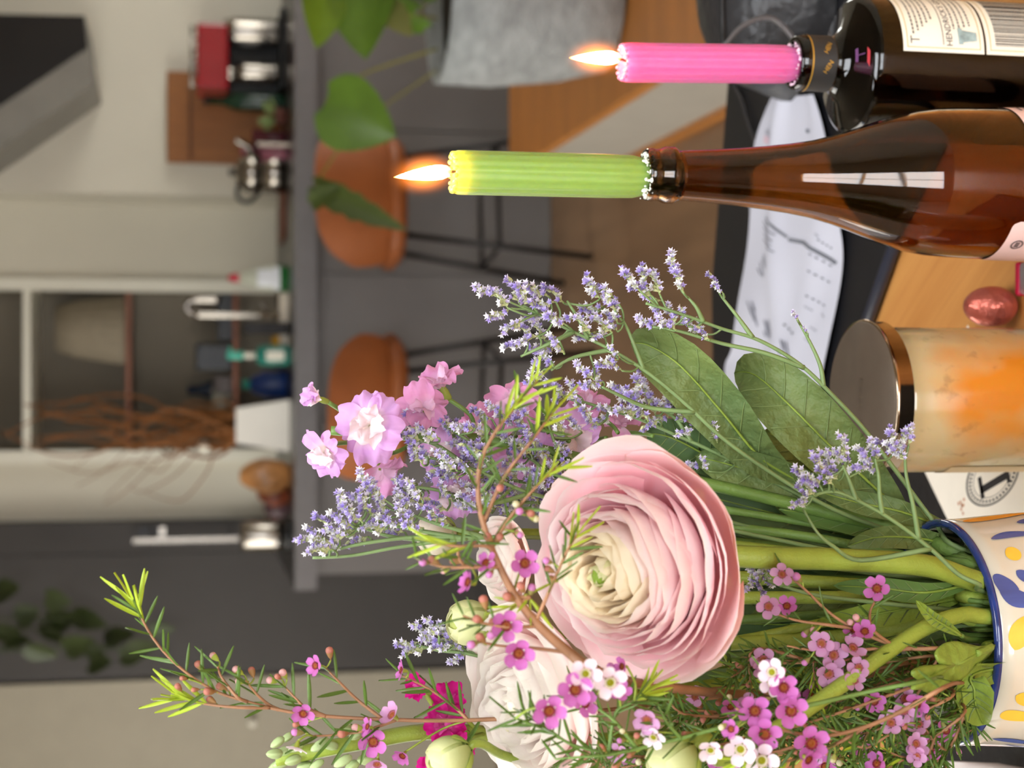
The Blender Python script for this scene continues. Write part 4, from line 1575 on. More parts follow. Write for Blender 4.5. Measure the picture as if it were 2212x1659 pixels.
def em(a, b, z=.0004):
    p = Vector((ec_.x, ec_.y)) + U_ * a + V_ * b
    return Vector((p.x, p.y, ZT + .0005 + z * .3))


mb = MB()
for k0, wd in ((1.0, .045), (.93, .02), (.72, .02)):
    n = 48
    for k in range(n):
        t0, t1 = 2 * math.pi * k / n, 2 * math.pi * (k + 1) / n
        mb.add([em(RAx * s * math.cos(t), RAy * s * math.sin(t)) for s, t in ((k0, t0), (k0, t1), (k0 - wd, t1), (k0 - wd, t0))], [(0, 1, 2, 3)])
for k in range(40):
    t0 = 2 * math.pi * k / 40
    t1 = t0 + .09
    mb.add([em(RAx * s * math.cos(t), RAy * s * math.sin(t)) for s, t in ((.87, t0), (.87, t1), (.79, t1), (.79, t0))], [(0, 1, 2, 3)])
mb.build('emblem_rings', M_inkd, cdo)
mb = MB()
for (a0_, b0_, a1_, b1_) in ((-.0075, -.018, -.0025, .018), (-.011, .014, .004, .019), (-.0105, -.022, .014, -.0175), (.009, -.0175, .014, -.010)):
    mb.add([em(a0_, b0_), em(a1_, b0_), em(a1_, b1_), em(a0_, b1_)], [(0, 1, 2, 3)])
mb.build('emblem_letter', M_inkd, cdo)
mb = MB()
sp_ = onz(2075, 1092, ZT + .0015)
for k in range(9):
    a = k * .7
    mb.ball((sp_.x + .0028 * math.cos(a) * (k % 3), sp_.y + .004 * math.sin(a) * (k % 3) * .6, ZT + .0006), .0014, 6, 4, (1, 1, .2))
mb.build('wax_stain', mat('rust_stain', (206, 150, 116), .7), cdo)

cp = at(2080, 1712, .86)
ccp = thing('porcelain_cup', 'small white porcelain cup with red flower left of the vase', 'cup', (cp.x, .86, ZT))
hh = at(2040, 1650, .86).z - ZT
rc = .031
MB().lathe([(rc * .6, ZT), (rc * .66, ZT + .004), (rc * .9, ZT + hh * .5), (rc, ZT + hh), (rc * .94, ZT + hh), (rc * .82, ZT + hh * .5), (.001, ZT + .008)], 40, Matrix.Translation((cp.x - .012, .86, 0))).build('bowl', mat('porcelain', (240, 228, 226), .2, var=.02), ccp)
cw = Wrap(cp.x - .012, .86, [(rc * .66, ZT + .004), (rc * .9, ZT + hh * .5), (rc, ZT + hh)])
mb = MB()
for k in range(6):
    a = k * 1.05
    for s in (.6,):
        q = [cw(.62 + (.1 + .1 * math.cos(t) ) * math.cos(a) + .07 * math.cos(t), ZT + hh * .72 + .005 * math.sin(a) + .004 * math.sin(t), .0006) for t in [2 * math.pi * j / 10 for j in range(10)]]
        mb.add(q, [tuple(range(10))])
mb.build('painted_flower', mat('red_glaze', (200, 62, 60), .3, var=.3, scale=120), ccp)
# ------------------------------------------------------------------ painted vase
VY = 0.69
vc = at(2040, 1364, VY)
VR = 242 / FPX * (vc - CAM).dot(FWD)
VZ = vc.z
vprof = [(VR * .86, ZT), (VR * .93, ZT + .004), (VR * 1.04, ZT + .03), (VR * 1.07, VZ * .5), (VR * 1.04, VZ * .78), (VR * 1.0, VZ - .008), (VR * .995, VZ)]
vs_ = thing('flower_vase', 'cream ceramic vase with blue rim and painted blue and yellow leaves', 'vase', (vc.x, VY, ZT))
Tv = Matrix.Translation((vc.x, VY, 0))
M_glaze = mat('cream_glaze', (212, 205, 187), .16, var=.03, scale=25, coat=.5)
MB().lathe(vprof + [(VR * .93, VZ), (VR * .93, VZ - .02), (VR * .98, VZ * .5), (VR * .85, ZT + .01), (.001, ZT + .008)], 96, Tv).build('vase_body', M_glaze, vs_)
mb = MB()
n = 96
ring = [(vc.x + VR * .965 * math.cos(2 * math.pi * k / n), VY + VR * .965 * math.sin(2 * math.pi * k / n), VZ + .0004) for k in range(n + 1)]
mb.tube(ring, .0021, 10, cap=False)
mb.build('blue_rim', mat('cobalt_glaze', (36, 54, 116), .14, var=.35, scale=90, coat=.5), vs_)
vw = Wrap(vc.x, VY, vprof)
M_blue = mat('blue_brush', (66, 86, 152), .2, var=.35, scale=90, stretch=(1, 1, .15), coat=.4)
M_yel = mat('yellow_brush', (240, 190, 66), .2, var=.15, scale=60, coat=.4)
M_org = mat('orange_brush', (214, 146, 40), .2, var=.15, scale=60, coat=.4)


def vang(x, y):
    """surface angle and height of the vase point seen at (x, y)"""
    r = ray(x, y)
    a = r.x * r.x + r.y * r.y
    R0 = VR * 1.02
    b = 2 * (r.x * (CAM.x - vc.x) + r.y * (CAM.y - VY))
    c = (CAM.x - vc.x) ** 2 + (CAM.y - VY) ** 2 - R0 * R0
    D = b * b - 4 * a * c
    s = (-b - math.sqrt(max(0, D))) / (2 * a)
    q = CAM + r * s
    return math.atan2(q.x - vc.x, -(q.y - VY)), q.z


def brush(name, pts, m, wd, tip0=.05, tip1=.05):
    """a painted stroke along picture points, wd = half width in metres"""
    P_ = [Vector((*vang(*p), 0)) for p in pts]
    S = smoothpath(P_, 8)
    mb = MB()
    rows_ = []
    nS = len(S)
    for i, p in enumerate(S):
        t = i / (nS - 1)
        d = S[min(i + 1, nS - 1)] - S[max(i - 1, 0)]
        d = Vector((d.x * VR, d.y))
        d.normalize()
        nn = Vector((-d.y, d.x))
        w_ = wd * (math.sin(math.pi * min(.995, max(.005, t))) ** (.5 if tip0 > .1 else .8))
        for s in (-1, -.33, .33, 1):
            rows_.append(vw(p.x + nn.x * s * w_ / VR, min(p.y + nn.y * s * w_, VZ - .001), .0004))
    fs = []
    for i in range(nS - 1):
        for k in range(3):
            fs.append((i * 4 + k, i * 4 + k + 1, i * 4 + 5 + k, i * 4 + 4 + k))
    mb.add(rows_, fs)
    mb.build(name, m, vs_)


brush('painted_leaf', [(2148, 1240), (2175, 1265), (2195, 1290), (2240, 1300)], M_blue, .0048, .12)
brush('painted_leaf', [(2142, 1162), (2180, 1155), (2240, 1156)], M_blue, .0024, .02)
brush('painted_leaf', [(2196, 1232), (2215, 1245), (2250, 1262)], M_blue, .003, .02)
brush('painted_leaf', [(2196, 1132), (2230, 1130), (2270, 1130)], M_blue, .003, .05)
brush('painted_leaf', [(2145, 1599), (2190, 1600), (2260, 1603)], M_blue, .0022, .02)
brush('painted_leaf', [(2170, 1608), (2212, 1609), (2260, 1610)], M_blue, .001, .02)
brush('painted_dot', [(2172, 1190), (2188, 1195), (2206, 1200)], M_yel, .0042, .25, .25)
brush('painted_leaf', [(2194, 1405), (2205, 1370), (2230, 1330)], M_yel, .0052, .05)
brush('painted_leaf', [(2163, 1546), (2190, 1548), (2240, 1550)], M_yel, .0034, .25)
brush('painted_leaf', [(2196, 1505), (2215, 1512), (2250, 1525)], M_yel, .0034, .1)
brush('painted_leaf', [(2080, 1123), (2130, 1120), (2240, 1114)], M_org, .0035, .05)

# ------------------------------------------------------------------ flower building blocks
M_petal = mat('petal', (255, 255, 255), .55, var=.02, scale=60, attr='Col', transl=.46, spec=.25, bump=.05, bscale=260)
M_stemg = mat('stem_green', (142, 160, 62), .5, var=.14, scale=60, bump=.12, bscale=700)
M_stemd = mat('stem_deep', (104, 134, 62), .5, var=.18, scale=50, bump=.1, bscale=500)
M_twigr = mat('red_twig', (150, 108, 76), .6, var=.2, scale=80)
M_limst = mat('limonium_stem', (112, 136, 84), .5, var=.15, scale=60)
M_needle = mat('needle_leaf', (88, 116, 46), .42, var=.22, scale=60, transl=.25)
M_needley = mat('needle_leaf_young', (178, 200, 60), .42, var=.12, scale=60, transl=.3)
M_bigleaf = mat('statice_leaf', (88, 110, 62), .55, var=.2, scale=30, transl=.12, bump=.35, bscale=60, col2=(112, 128, 68))
M_leafl = mat('fresh_leaf', (140, 164, 66), .5, var=.15, scale=40, transl=.2, bump=.2, bscale=100)
VIEW = Vector((0, -1, .12)).normalized()


def C3(*c):
    return lin(c)


def mixc(a, b, t):
    t = max(0, min(1, t))
    return tuple(a[i] * (1 - t) + b[i] * t for i in range(3))


def stalk(parent, pts, r0, r1, m, name='stem', n=6, seg=10):
    S = smoothpath(pts, n)
    k = len(S) - 1
    MB().tube(S, [r0 + (r1 - r0) * i / k for i in range(k + 1)], seg).build(name, m, parent)
    return S


def mouth(x, y, drop=.06):
    """where a stalk seen at (x, y) enters the vase, and a foot further down inside"""
    e = onz(x, y, VZ)
    d = Vector((e.x - vc.x, e.y - VY))
    if d.length > VR * .86:
        d = d * (VR * .86 / d.length)
        e = Vector((vc.x + d.x, VY + d.y, VZ))
    return e, Vector((vc.x + d.x * .6, VY + d.y * .6, VZ - drop))


def ranunculus(name, label, ctr, axis, R, N, cols, seed, stemp, stemr=(.0045, .0045), ruffle=.02, closed=0.0, dome=(.32, .42), lo=.55, group='ranunculus flowers', half=None):
    rs = random.Random(seed)
    ctr = Vector(ctr)
    axis = Vector(axis).normalized()
    W = frame(ctr, axis)
    root = thing(name, label, 'flower', mouth(2100, 1300)[1], group)
    for i in range(N):
        s = i / (N - 1)
        rho = R * (.035 + .965 * s ** 1.12) * (1 - closed * .35 * s)
        zr = R * (dome[1] - (dome[1] - dome[0]) * (1 - s) ** 4 - lo * s ** 2.1)
        npet = 3 + int(round(3.2 * s + .3))
        wid = math.radians(80 - 24 * s)
        for j in range(npet):
            ang = j * 2 * math.pi / npet + i * 2.4 + rs.uniform(-.12, .12)
            jr_ = rs.uniform(-.055, .055) * R * min(1, .3 + s)
            jz = rs.uniform(-.055, .055) * R
            tw = rs.uniform(-.10, .10)
            ph = [rs.uniform(0, 6.28) for _ in range(4)]
            flare = .16 * (s - .8) / .2 if s > .8 else 0
            flare *= (1 - closed)

            def f(u, t, rho=rho + jr_, zr=zr + jz, wid=wid, ang=ang, ph=ph, s=s, tw=tw, flare=flare):
                te = (1 - .27 * abs(u) ** 2.3) * t
                b0 = Vector((.10 * R, -.66 * R))
                b1 = Vector((rho * (1.12 - .05 * s) + .06 * R, zr - .55 * R * (1 - .35 * s)))
                b1.y = max(b1.y, -.62 * R)
                b2 = Vector((rho, zr))
                q = b0 * (1 - te) ** 2 + b1 * (2 * te * (1 - te)) + b2 * te * te
                q.x += flare * R * te ** 4
                a = ang + u * wid * (.45 + .55 * min(1, te * 1.35)) + tw * te
                ru = ruffle * R * te ** 3 * (math.sin(4 * u + ph[0]) + .6 * math.sin(9 * u + ph[1]) + .3 * math.sin(15 * u + ph[2])) * min(1, .35 + s)
                spir = .06 * R * u * te * (1 - s * .5)
                rr_ = q.x + ru + spir
                p = Vector((rr_ * math.cos(a), rr_ * math.sin(a), q.y + ru * .5 + .012 * R * math.sin(9 * u + ph[3]) * te ** 4))
                c = cols(s, te, u, rs)
                return (W @ p, c)
            MB().grid(16, 10, f).build('petal', M_petal, root)
    # green heart
    mb = MB()
    mb.col = C3(150, 176, 70) if lo > .6 else C3(250, 240, 214)
    mb.ball(W @ Vector((0, 0, R * (dome[0] - .16))), R * .12, 10, 8, (1, 1, 1.3), W.to_3x3())
    mb.build('heart', M_petal, root)
    # sepals
    for k in range(5):
        a = k * 1.257
        mb = MB()
        mb.col = C3(168, 190, 96)

        def g(u, t, a=a):
            r_ = R * (.1 + .34 * t)
            w_ = math.sin(math.pi * min(1, .15 + .85 * t)) * .2 * R * u
            return W @ Vector((r_ * math.cos(a) - w_ * math.sin(a), r_ * math.sin(a) + w_ * math.cos(a), -R * (.66 - .14 * t * t)))
        mb.grid(4, 5, g).build('sepal', M_petal, root)
    base = ctr - axis * R * .62
    stalk(root, [base, base - axis * R * .25] + stemp, stemr[0], stemr[1], M_stemg, n=8)
    return root


def big_cols(s, t, u, rs):
    green, cream, peach, pink, hot, pale = C3(196, 206, 110), C3(255, 248, 226), C3(255, 234, 208), C3(254, 226, 226), C3(252, 196, 206), C3(255, 246, 242)
    if s < .10:
        c = mixc(green, cream, t * .6)
    elif s < .42:
        c = mixc(peach, cream, (s - .1) / .3 * .4 + .6 * t ** 3)
    else:
        c = mixc(peach, hot, (s - .42) / .22) if s < .64 else hot
        c = mixc(c, pink, t ** 2)
        c = mixc(c, pale, t ** 6 * .9)
    return c


# the large pale pink bloom
fc = at(1352, 1228, .615)
tc3 = (CAM - fc).normalized()
ax = (tc3 + Vector((-.26, 0, .92))).normalized()
FR = 236 / FPX * (fc - CAM).dot(FWD)
e1, f1 = mouth(2140, 1235)
ranunculus('ranunculus', 'large open pale pink ranunculus at the front of the bouquet', fc, ax, FR, 16, big_cols, 4,
           [at(1640, 1204, .635), at(1800, 1208, .64), at(2000, 1222, .645), e1, f1], (.0048, .0052), ruffle=.03, dome=(.46, .58), lo=.72)


def white_cols(s, t, u, rs):
    c = mixc(C3(254, 232, 226), C3(255, 250, 246), t ** 1.1)
    if s > .7:
        c = mixc(C3(248, 190, 184), c, t ** .8)
    return mixc(c, C3(254, 250, 240), t ** 5)


fc2 = at(1145, 1512, .665)
e2, f2 = mouth(2080, 1440)
ranunculus('ranunculus', 'ruffled white and blush ranunculus behind the large pink bloom', fc2, (-.15, -.42, .9), 188 / FPX * (fc2 - CAM).dot(FWD), 10, white_cols, 9,
           [at(1400, 1500, .69), at(1700, 1460, .69), at(2000, 1440, .69), e2, f2], (.0035, .004), ruffle=.045, lo=.35)
# blush bloom half hidden behind the waxflower branch
fc3 = at(1075, 1215, .70)
e3, f3 = mouth(2060, 1280)
ranunculus('ranunculus', 'half hidden blush ranunculus left of the big bloom', fc3, (-.05, -.35, .92), 88 / FPX * (fc3 - CAM).dot(FWD), 7, white_cols, 12,
           [at(1300, 1230, .72), at(1650, 1250, .71), at(1950, 1270, .70), e3, f3], (.003, .0035), ruffle=.03)


def bud(label, x, y, Y, rpx, axis, stemp, kind='green', seed=1):
    """closed ranunculus bud: overlapping shell petals round a ball, sepals below"""
    c = at(x, y, Y)
    R = rpx / FPX * (c - CAM).dot(FWD)
    rs = random.Random(seed)
    W = frame(c, axis)
    ax_ = Vector(axis).normalized()
    root = thing('ranunculus_bud', label, 'flower bud', stemp[-1], 'closed ranunculus buds')
    for k in range(9):
        lay = k // 3
        R1 = R * (.86 + .07 * lay)
        a0_ = k * 2.3
        top = .25 + .28 * lay

        def f(u, t, R1=R1, a0_=a0_, top=top, lay=lay):
            th = math.pi * (1 - t * (1 - top * .55 - .12 * abs(u) ** 2 * 0))
            th = math.pi - t * (math.pi - top) * (1 - .12 * abs(u) ** 2)
            a = a0_ + u * 1.05
            p = Vector((R1 * math.sin(th) * math.cos(a), R1 * math.sin(th) * math.sin(a), R1 * 1.08 * math.cos(th)))
            if kind == 'green':
                cc_ = mixc(C3(186, 204, 110), C3(240, 238, 190), t ** 1.5)
            else:
                cc_ = mixc(C3(226, 222, 180), C3(250, 240, 226), t)
            return (W @ p, cc_)
        MB().grid(7, 8, f).build('petal', M_petal, root)
    mb = MB()
    mb.col = C3(200, 208, 120)
    mb.ball(c, R * .82, 14, 10).build('core', M_petal, root)
    for k in range(4):
        a0_ = k * 1.57 + .4

        def g(u, t, a0_=a0_):
            th = math.pi - t * 1.35
            a = a0_ + u * .55 * math.sin(math.pi * min(1, .25 + .75 * t))
            return (W @ Vector((R * 1.07 * math.sin(th) * math.cos(a), R * 1.07 * math.sin(th) * math.sin(a), R * 1.13 * math.cos(th))), mixc(C3(140, 168, 60), C3(196, 212, 110), t))
        MB().grid(4, 6, g).build('sepal', M_petal, root)
    b = c - ax_ * R * 1.05
    stalk(root, [b, b - ax_ * R * .6] + stemp, .0030 if seed == 3 else .0019, .0038 if seed == 3 else .0026, M_stemg, n=8)
    return root


ea, fa = mouth(2148, 1330)
bud('green ranunculus bud low at the left of the bouquet on a bent stem', 1452, 1648, .60, 58, (-.45, -.2, .85),
    [at(1560, 1640, .605), at(1700, 1560, .61), at(1800, 1493, .615), at(1900, 1420, .62), at(2000, 1355, .63), at(2080, 1328, .64), ea, fa], 'green', 3)
ea, fa = mouth(2100, 1420)
bud('green ranunculus bud above the white bloom', 1012, 1345, .69, 50, (.1, -.3, .95), [at(1200, 1370, .71), at(1500, 1390, .71), at(1620, 1378, .69), at(1850, 1330, .68), at(2050, 1290, .68), *mouth(2110, 1290)], 'green', 5)
bud('yellow green ranunculus bud at the far left edge below magenta flowers', 968, 1640, .65, 50, (-.3, -.3, .9), [at(1150, 1640, .68), at(1500, 1600, .69), at(1900, 1500, .69), ea, fa], 'green', 8)
bud('cream ranunculus bud behind the lavender statice spray', 940, 1155, .72, 44, (.05, -.15, .98), [at(1100, 1150, .735), at(1400, 1160, .73), at(1700, 1190, .72), at(1950, 1230, .71), *mouth(2080, 1240)], 'cream', 11)

# ------------------------------------------------------------------ stock (double ruffled blossoms on a spike)


def stock_petal(col_in, col_out, seed, L=1.0, wd=.95):
    rs = random.Random(seed)
    ph = [rs.uniform(0, 6.28) for _ in range(4)]

    def f(u, t):
        w_ = wd * (.14 + .86 * math.sin(math.pi * min(.96, .05 + t * .62)) ** 1.1) * .5
        te = t * (1 - .14 * abs(u) ** 2)
        z = .28 * math.sin(te * 2.2) - .22 * te * te + .13 * te * te * math.sin(3.4 * u + ph[0]) + .075 * te ** 2 * math.sin(7 * u + 5 * te + ph[1]) + .035 * te * math.sin(13 * u + 9 * te + ph[3]) + .2 * u * te * math.sin(ph[2])
        return (Vector((L * te * (1 + .05 * math.sin(8 * u + ph[1])), u * w_, z)), mixc(col_in, col_out, (t - .1) / .5))
    mb = MB().grid(12, 10, f)
    return mb.mesh('petal', [M_petal])


def blossom_set(cin, cout, seed):
    big = [stock_petal(cin, cout, seed + k) for k in range(4)]
    small = [stock_petal(mixc(cin, (1, 1, 1), .2), mixc(cin, cout, .35), seed + 10 + k, .8, .8) for k in range(3)]
    mb = MB()
    mb.col = C3(170, 184, 90)
    mb.lathe([(.05, -.55), (.13, -.45), (.15, -.2), (.12, .02), (.05, .1), (0, .12)], 10)
    cal = mb.mesh('blossom', [M_petal])
    return big, small, cal


def add_blossom(parent, sets, pos, axis, size, seed, nb=5, ns=4, openness=1.0):
    rs = random.Random(seed)
    W = frame(pos, axis, None, rs.uniform(0, 6.28), size)
    o = link(sets[2], 'blossom', parent, W)
    for k in range(nb):
        a = 2 * math.pi * k / nb + rs.uniform(-.2, .2)
        el = -(rs.uniform(-.3, .6)) + (1 - openness) * -.8
        link(sets[0][k % 4], 'petal', o, W @ Matrix.Rotation(a, 4, 'Z') @ Matrix.Rotation(el, 4, 'Y') @ Matrix.Rotation(rs.uniform(-.35, .35), 4, 'X') @ Matrix.Scale(rs.uniform(.82, 1.12), 4))
    for k in range(ns):
        a = 2 * math.pi * k / ns + .6 + rs.uniform(-.3, .3)
        link(sets[1][k % 3], 'petal', o, W @ Matrix.Rotation(a, 4, 'Z') @ Matrix.Rotation(-rs.uniform(.7, 1.05), 4, 'Y') @ Matrix.Scale(rs.uniform(.75, 1.0), 4))
    return o


def bleaf(parent, pts, wd, m, normal=None, curl=.15, name='leaf', wave=.0):
    """broad leaf along a path of world points (base to tip); wd = full width"""
    S = smoothpath(pts, 6)
    n = len(S) - 1
    nn0 = Vector(normal) if normal is not None else VIEW

    def f(u, t):
        k = t * n
        i = min(int(k), n - 1)
        p = S[i].lerp(S[i + 1], k - i)
        d = (S[i + 1] - S[i]).normalized()
        nn = (nn0 - d * nn0.dot(d)).normalized()
        sd = d.cross(nn)
        prof_ = max(0, math.sin(math.pi * min(1, .04 + .96 * t) ** 1.15)) ** .75
        prof_ = max(prof_, .09 * (1 - t))
        return p + sd * (u * wd / 2 * prof_) + nn * (curl * wd * (abs(u) ** 1.4) * prof_ - .02 * wd * math.cos(u * 3) + wave * wd * math.sin(9 * t + 2 * u) * u)
    o = MB().grid(10, 16, f).build(name, m, parent)
    rib = [S[i] + nn0 * .0006 for i in range(n)]
    MB().tube(rib, [.0009 * (1 - .8 * i / n) for i in range(n)], 5).build('midrib', M_leafl, o)
    mbv = MB()
    for k in range(1, 7):
        for sg in (-1, 1):
            t0 = .08 + .105 * k
            mbv.tube([Vector(f(sg * .9 * q / 4, min(.97, t0 + .09 * q / 4 + .015 * sg))) + nn0 * .0003 for q in range(5)], [.00045 * (1 - .16 * q) for q in range(5)], 4)
    mbv.build('veins', mat('leaf_vein', (118, 138, 82), .5), o)
    return o


LIL_IN, LIL_OUT = C3(252, 246, 226), C3(226, 176, 232)
lil = blossom_set(LIL_IN, LIL_OUT, 100)
lil2 = blossom_set(C3(240, 214, 232), C3(226, 160, 206), 200)
ls = thing('stock_flower', 'tall lilac stock spike with ruffled double blossoms', 'flower', mouth(2070, 1180)[1], 'stock spikes')
SY = .735
e4, f4 = mouth(2060, 1190)
stalk(ls, [at(715, 930, SY), at(850, 940, SY), at(1050, 950, SY), at(1300, 1000, SY), at(1550, 1050, SY), at(1800, 1110, .73), at(1980, 1150, .72), e4, f4], .0022, .0042, M_stemd, n=6)
for (x, y, Y, spx, axv, st, nb, ns, op) in (
        (800, 918, .70, 82, (.0, -1, .25), lil, 6, 5, 1.0),
        (690, 862, .71, 48, (.25, -.5, .75), lil, 4, 3, .35),
        (708, 972, .70, 56, (-.45, -.7, .55), lil, 5, 4, .75),
        (820, 1010, .72, 62, (-.5, -.6, -.3), lil2, 4, 2, .8),
        (915, 890, .72, 64, (.35, -.75, .1), lil2, 5, 3, .8),
        (955, 838, .735, 62, (.75, -.2, .5), lil2, 5, 3, .6),
        (985, 1060, .725, 72, (-.3, -.9, .2), lil, 5, 4, 1.0),
        (960, 985, .735, 62, (.1, -.9, .3), lil, 5, 4, 1.0),
        (1115, 882, .735, 72, (.25, -.85, .2), lil2, 5, 4, .95),
        (1045, 935, .745, 62, (.0, -1, .2), lil2, 5, 3, .95),
        (1240, 950, .745, 70, (.1, -.95, .1), lil, 5, 4, 1.0),
        (1265, 878, .75, 50, (.6, -.6, .2), lil2, 5, 3, .7),
        (1340, 920, .755, 46, (.5, -.7, .1), lil2, 5, 3, .8),
        (1160, 985, .745, 60, (-.1, -.9, .2), lil, 5, 3, 1.0),
        (1080, 1030, .745, 62, (-.2, -.9, .2), lil, 5, 3, 1.0)):
    p = at(x, y, Y)
    sz = spx / FPX * (p - CAM).dot(FWD)
    b = add_blossom(ls, st, p, axv, sz, int(x + y), nb, ns, op)
    q = at(min(1500, x + 70), 945 + (y - 945) * .15, SY)
    bk = p - Vector(axv).normalized() * sz * .5
    MB().tube(smoothpath([bk, bk.lerp(q, .5) + Vector((0, 0, -.004)), q], 4), .0011, 6).build('pedicel', M_stemd, ls)
# its long statice-like leaves
bleaf(ls, [at(1720, 1035, .735), at(1640, 985, .73), at(1560, 890, .725), at(1470, 790, .725), at(1400, 745, .73), at(1362, 742, .735)], .030, M_bigleaf, (-.25, -.9, .35), .22, wave=.05)
bleaf(ls, [at(1950, 1110, .725), at(1880, 1045, .72), at(1790, 960, .715), at(1700, 870, .72), at(1630, 810, .73), at(1585, 805, .74)], .033, M_bigleaf, (.15, -.9, .4), .18, wave=.04)
bleaf(ls, [at(1850, 1090, .75), at(1760, 1025, .755), at(1700, 960, .76), at(1650, 930, .765)], .018, M_bigleaf, (.2, -.9, .2), .2)
bleaf(ls, [at(1640, 1040, .75), at(1530, 985, .75), at(1450, 945, .75), at(1395, 935, .755)], .022, mat('shade_leaf', (74, 100, 58), .5, var=.2, scale=40), (0, -.9, .4), .2)
bleaf(ls, [at(1900, 1130, .73), at(1760, 1065, .735), at(1600, 1010, .735), at(1500, 985, .74)], .024, M_bigleaf, (-.1, -.8, .6), .2)

MAG_IN, MAG_OUT = C3(232, 110, 190), C3(214, 24, 140)
mag = blossom_set(MAG_IN, MAG_OUT, 300)
msk = thing('stock_flower', 'magenta stock spike with pale green buds at the far left', 'flower', mouth(2100, 1500)[1], 'stock spikes')
MYk = .70
e5, f5 = mouth(2100, 1500)
stalk(msk, [at(595, 1640, .69), at(700, 1618, .69), at(800, 1600, .695), at(960, 1580, .70), at(1300, 1600, .71), at(1700, 1560, .71), at(1980, 1500, .70), e5, f5], .0036, .0040, M_stemg)
for (x, y, Y, spx, axv, nb, ns, op) in ((915, 1492, .69, 42, (.4, -.4, .8), 4, 2, .4), (975, 1515, .70, 44, (.3, -.8, .3), 5, 2, .8), (960, 1562, .69, 50, (.1, -.9, .4), 5, 3, 1.0), (985, 1605, .69, 46, (-.2, -.9, .2), 5, 3, .9), (945, 1645, .685, 46, (-.5, -.6, .4), 5, 3, .8)):
    p = at(x, y, Y)
    sz = spx / FPX * (p - CAM).dot(FWD)
    add_blossom(msk, mag, p, axv, sz, int(x * 3 + y), nb, ns, op)
    q = at(x + 60, 1585, MYk)
    MB().tube([p, q], .0011, 6).build('pedicel', M_stemg, msk)
M_pbud = mat('stock_bud', (150, 172, 112), .6, var=.15, scale=160, col2=(178, 194, 140))
rb = random.Random(31)
budm = MB()
budm.lathe([(.05, 0), (.26, .15), (.36, .5), (.33, .9), (.2, 1.25), (.05, 1.4), (0, 1.4)], 16, flute=(4, .16))
budme = budm.mesh('bud', [M_pbud])
for (x, y, s) in ((605, 1600, 22), (625, 1590, 20), (600, 1628, 24), (622, 1622, 24), (640, 1640, 24), (600, 1650, 22), (615, 1645, 24), (645, 1612, 22), (700, 1605, 30), (720, 1612, 24), (748, 1640, 28), (765, 1652, 24), (668, 1655, 26), (800, 1640, 28), (690, 1648, 22), (775, 1585, 22), (758, 1575, 20), (820, 1655, 26)):
    p = at(x, y, .685 + rb.uniform(-.006, .006))
    axv = Vector((rb.uniform(-.6, .3), -.3, .9))
    sz = s / FPX * (p - CAM).dot(FWD)
    link(budme, 'bud', msk, frame(p - axv.normalized() * sz * .5, axv, None, rb.uniform(0, 6), sz * 1.15))

# ------------------------------------------------------------------ lavender statice (limonium)
M_lav = mat('lavender_calyx', (255, 255, 255), .6, var=.05, scale=300, attr='Col', transl=.25)


def floret_cluster(seed, n=16):
    """one sided spikelet along +z, unit length, florets on the +x side"""
    rs = random.Random(seed)
    mb = MB()
    mb.col = C3(150, 168, 104)
    mb.tube([(0, 0, 0), (.02, 0, .5), (.0, 0, .92)], [.035, .028, .015], 5)
    for k in range(n):
        t = .12 + .86 * k / (n - 1)
        a = rs.uniform(-1.3, 1.3)
        d = Vector((math.cos(a) * rs.uniform(.6, 1), math.sin(a) * .8, rs.uniform(.5, 1.1))).normalized()
        b = Vector((.01, rs.uniform(-.03, .03), t * .9))
        L = rs.uniform(.22, .36)
        mb.col = C3(206, 212, 160)
        mb.tube([b, b + d * L * .55], [.035, .075], 5, cap=False)
        vio = rs.choice((C3(172, 150, 216), C3(190, 172, 226), C3(216, 206, 236), C3(234, 230, 240), C3(150, 126, 206), C3(242, 240, 240), C3(226, 226, 214)))
        s1 = d.orthogonal().normalized()
        s2 = d.cross(s1)
        m5 = 5
        c0 = b + d * L * .5
        vs, fs, cs = [c0], [], [mixc(vio, C3(110, 80, 180), .4)]
        for q in range(2 * m5):
            aa = math.pi * q / m5
            rad = (.145 if q % 2 == 0 else .08) * rs.uniform(.8, 1.15)
            vs.append(b + d * (L * (1.0 if q % 2 == 0 else .85)) + (s1 * math.cos(aa) + s2 * math.sin(aa)) * rad)
            cs.append(mixc(vio, (1, 1, 1), .35 if q % 2 == 0 else 0))
        for q in range(2 * m5):
            fs.append((0, 1 + q, 1 + (q + 1) % (2 * m5)))
        mb.add(vs, fs, cs)
    return mb.mesh('floret_cluster', [M_lav], smooth=False)


CL = [floret_cluster(500 + k, 13 + 2 * (k % 3)) for k in range(6)]
CLpale = None


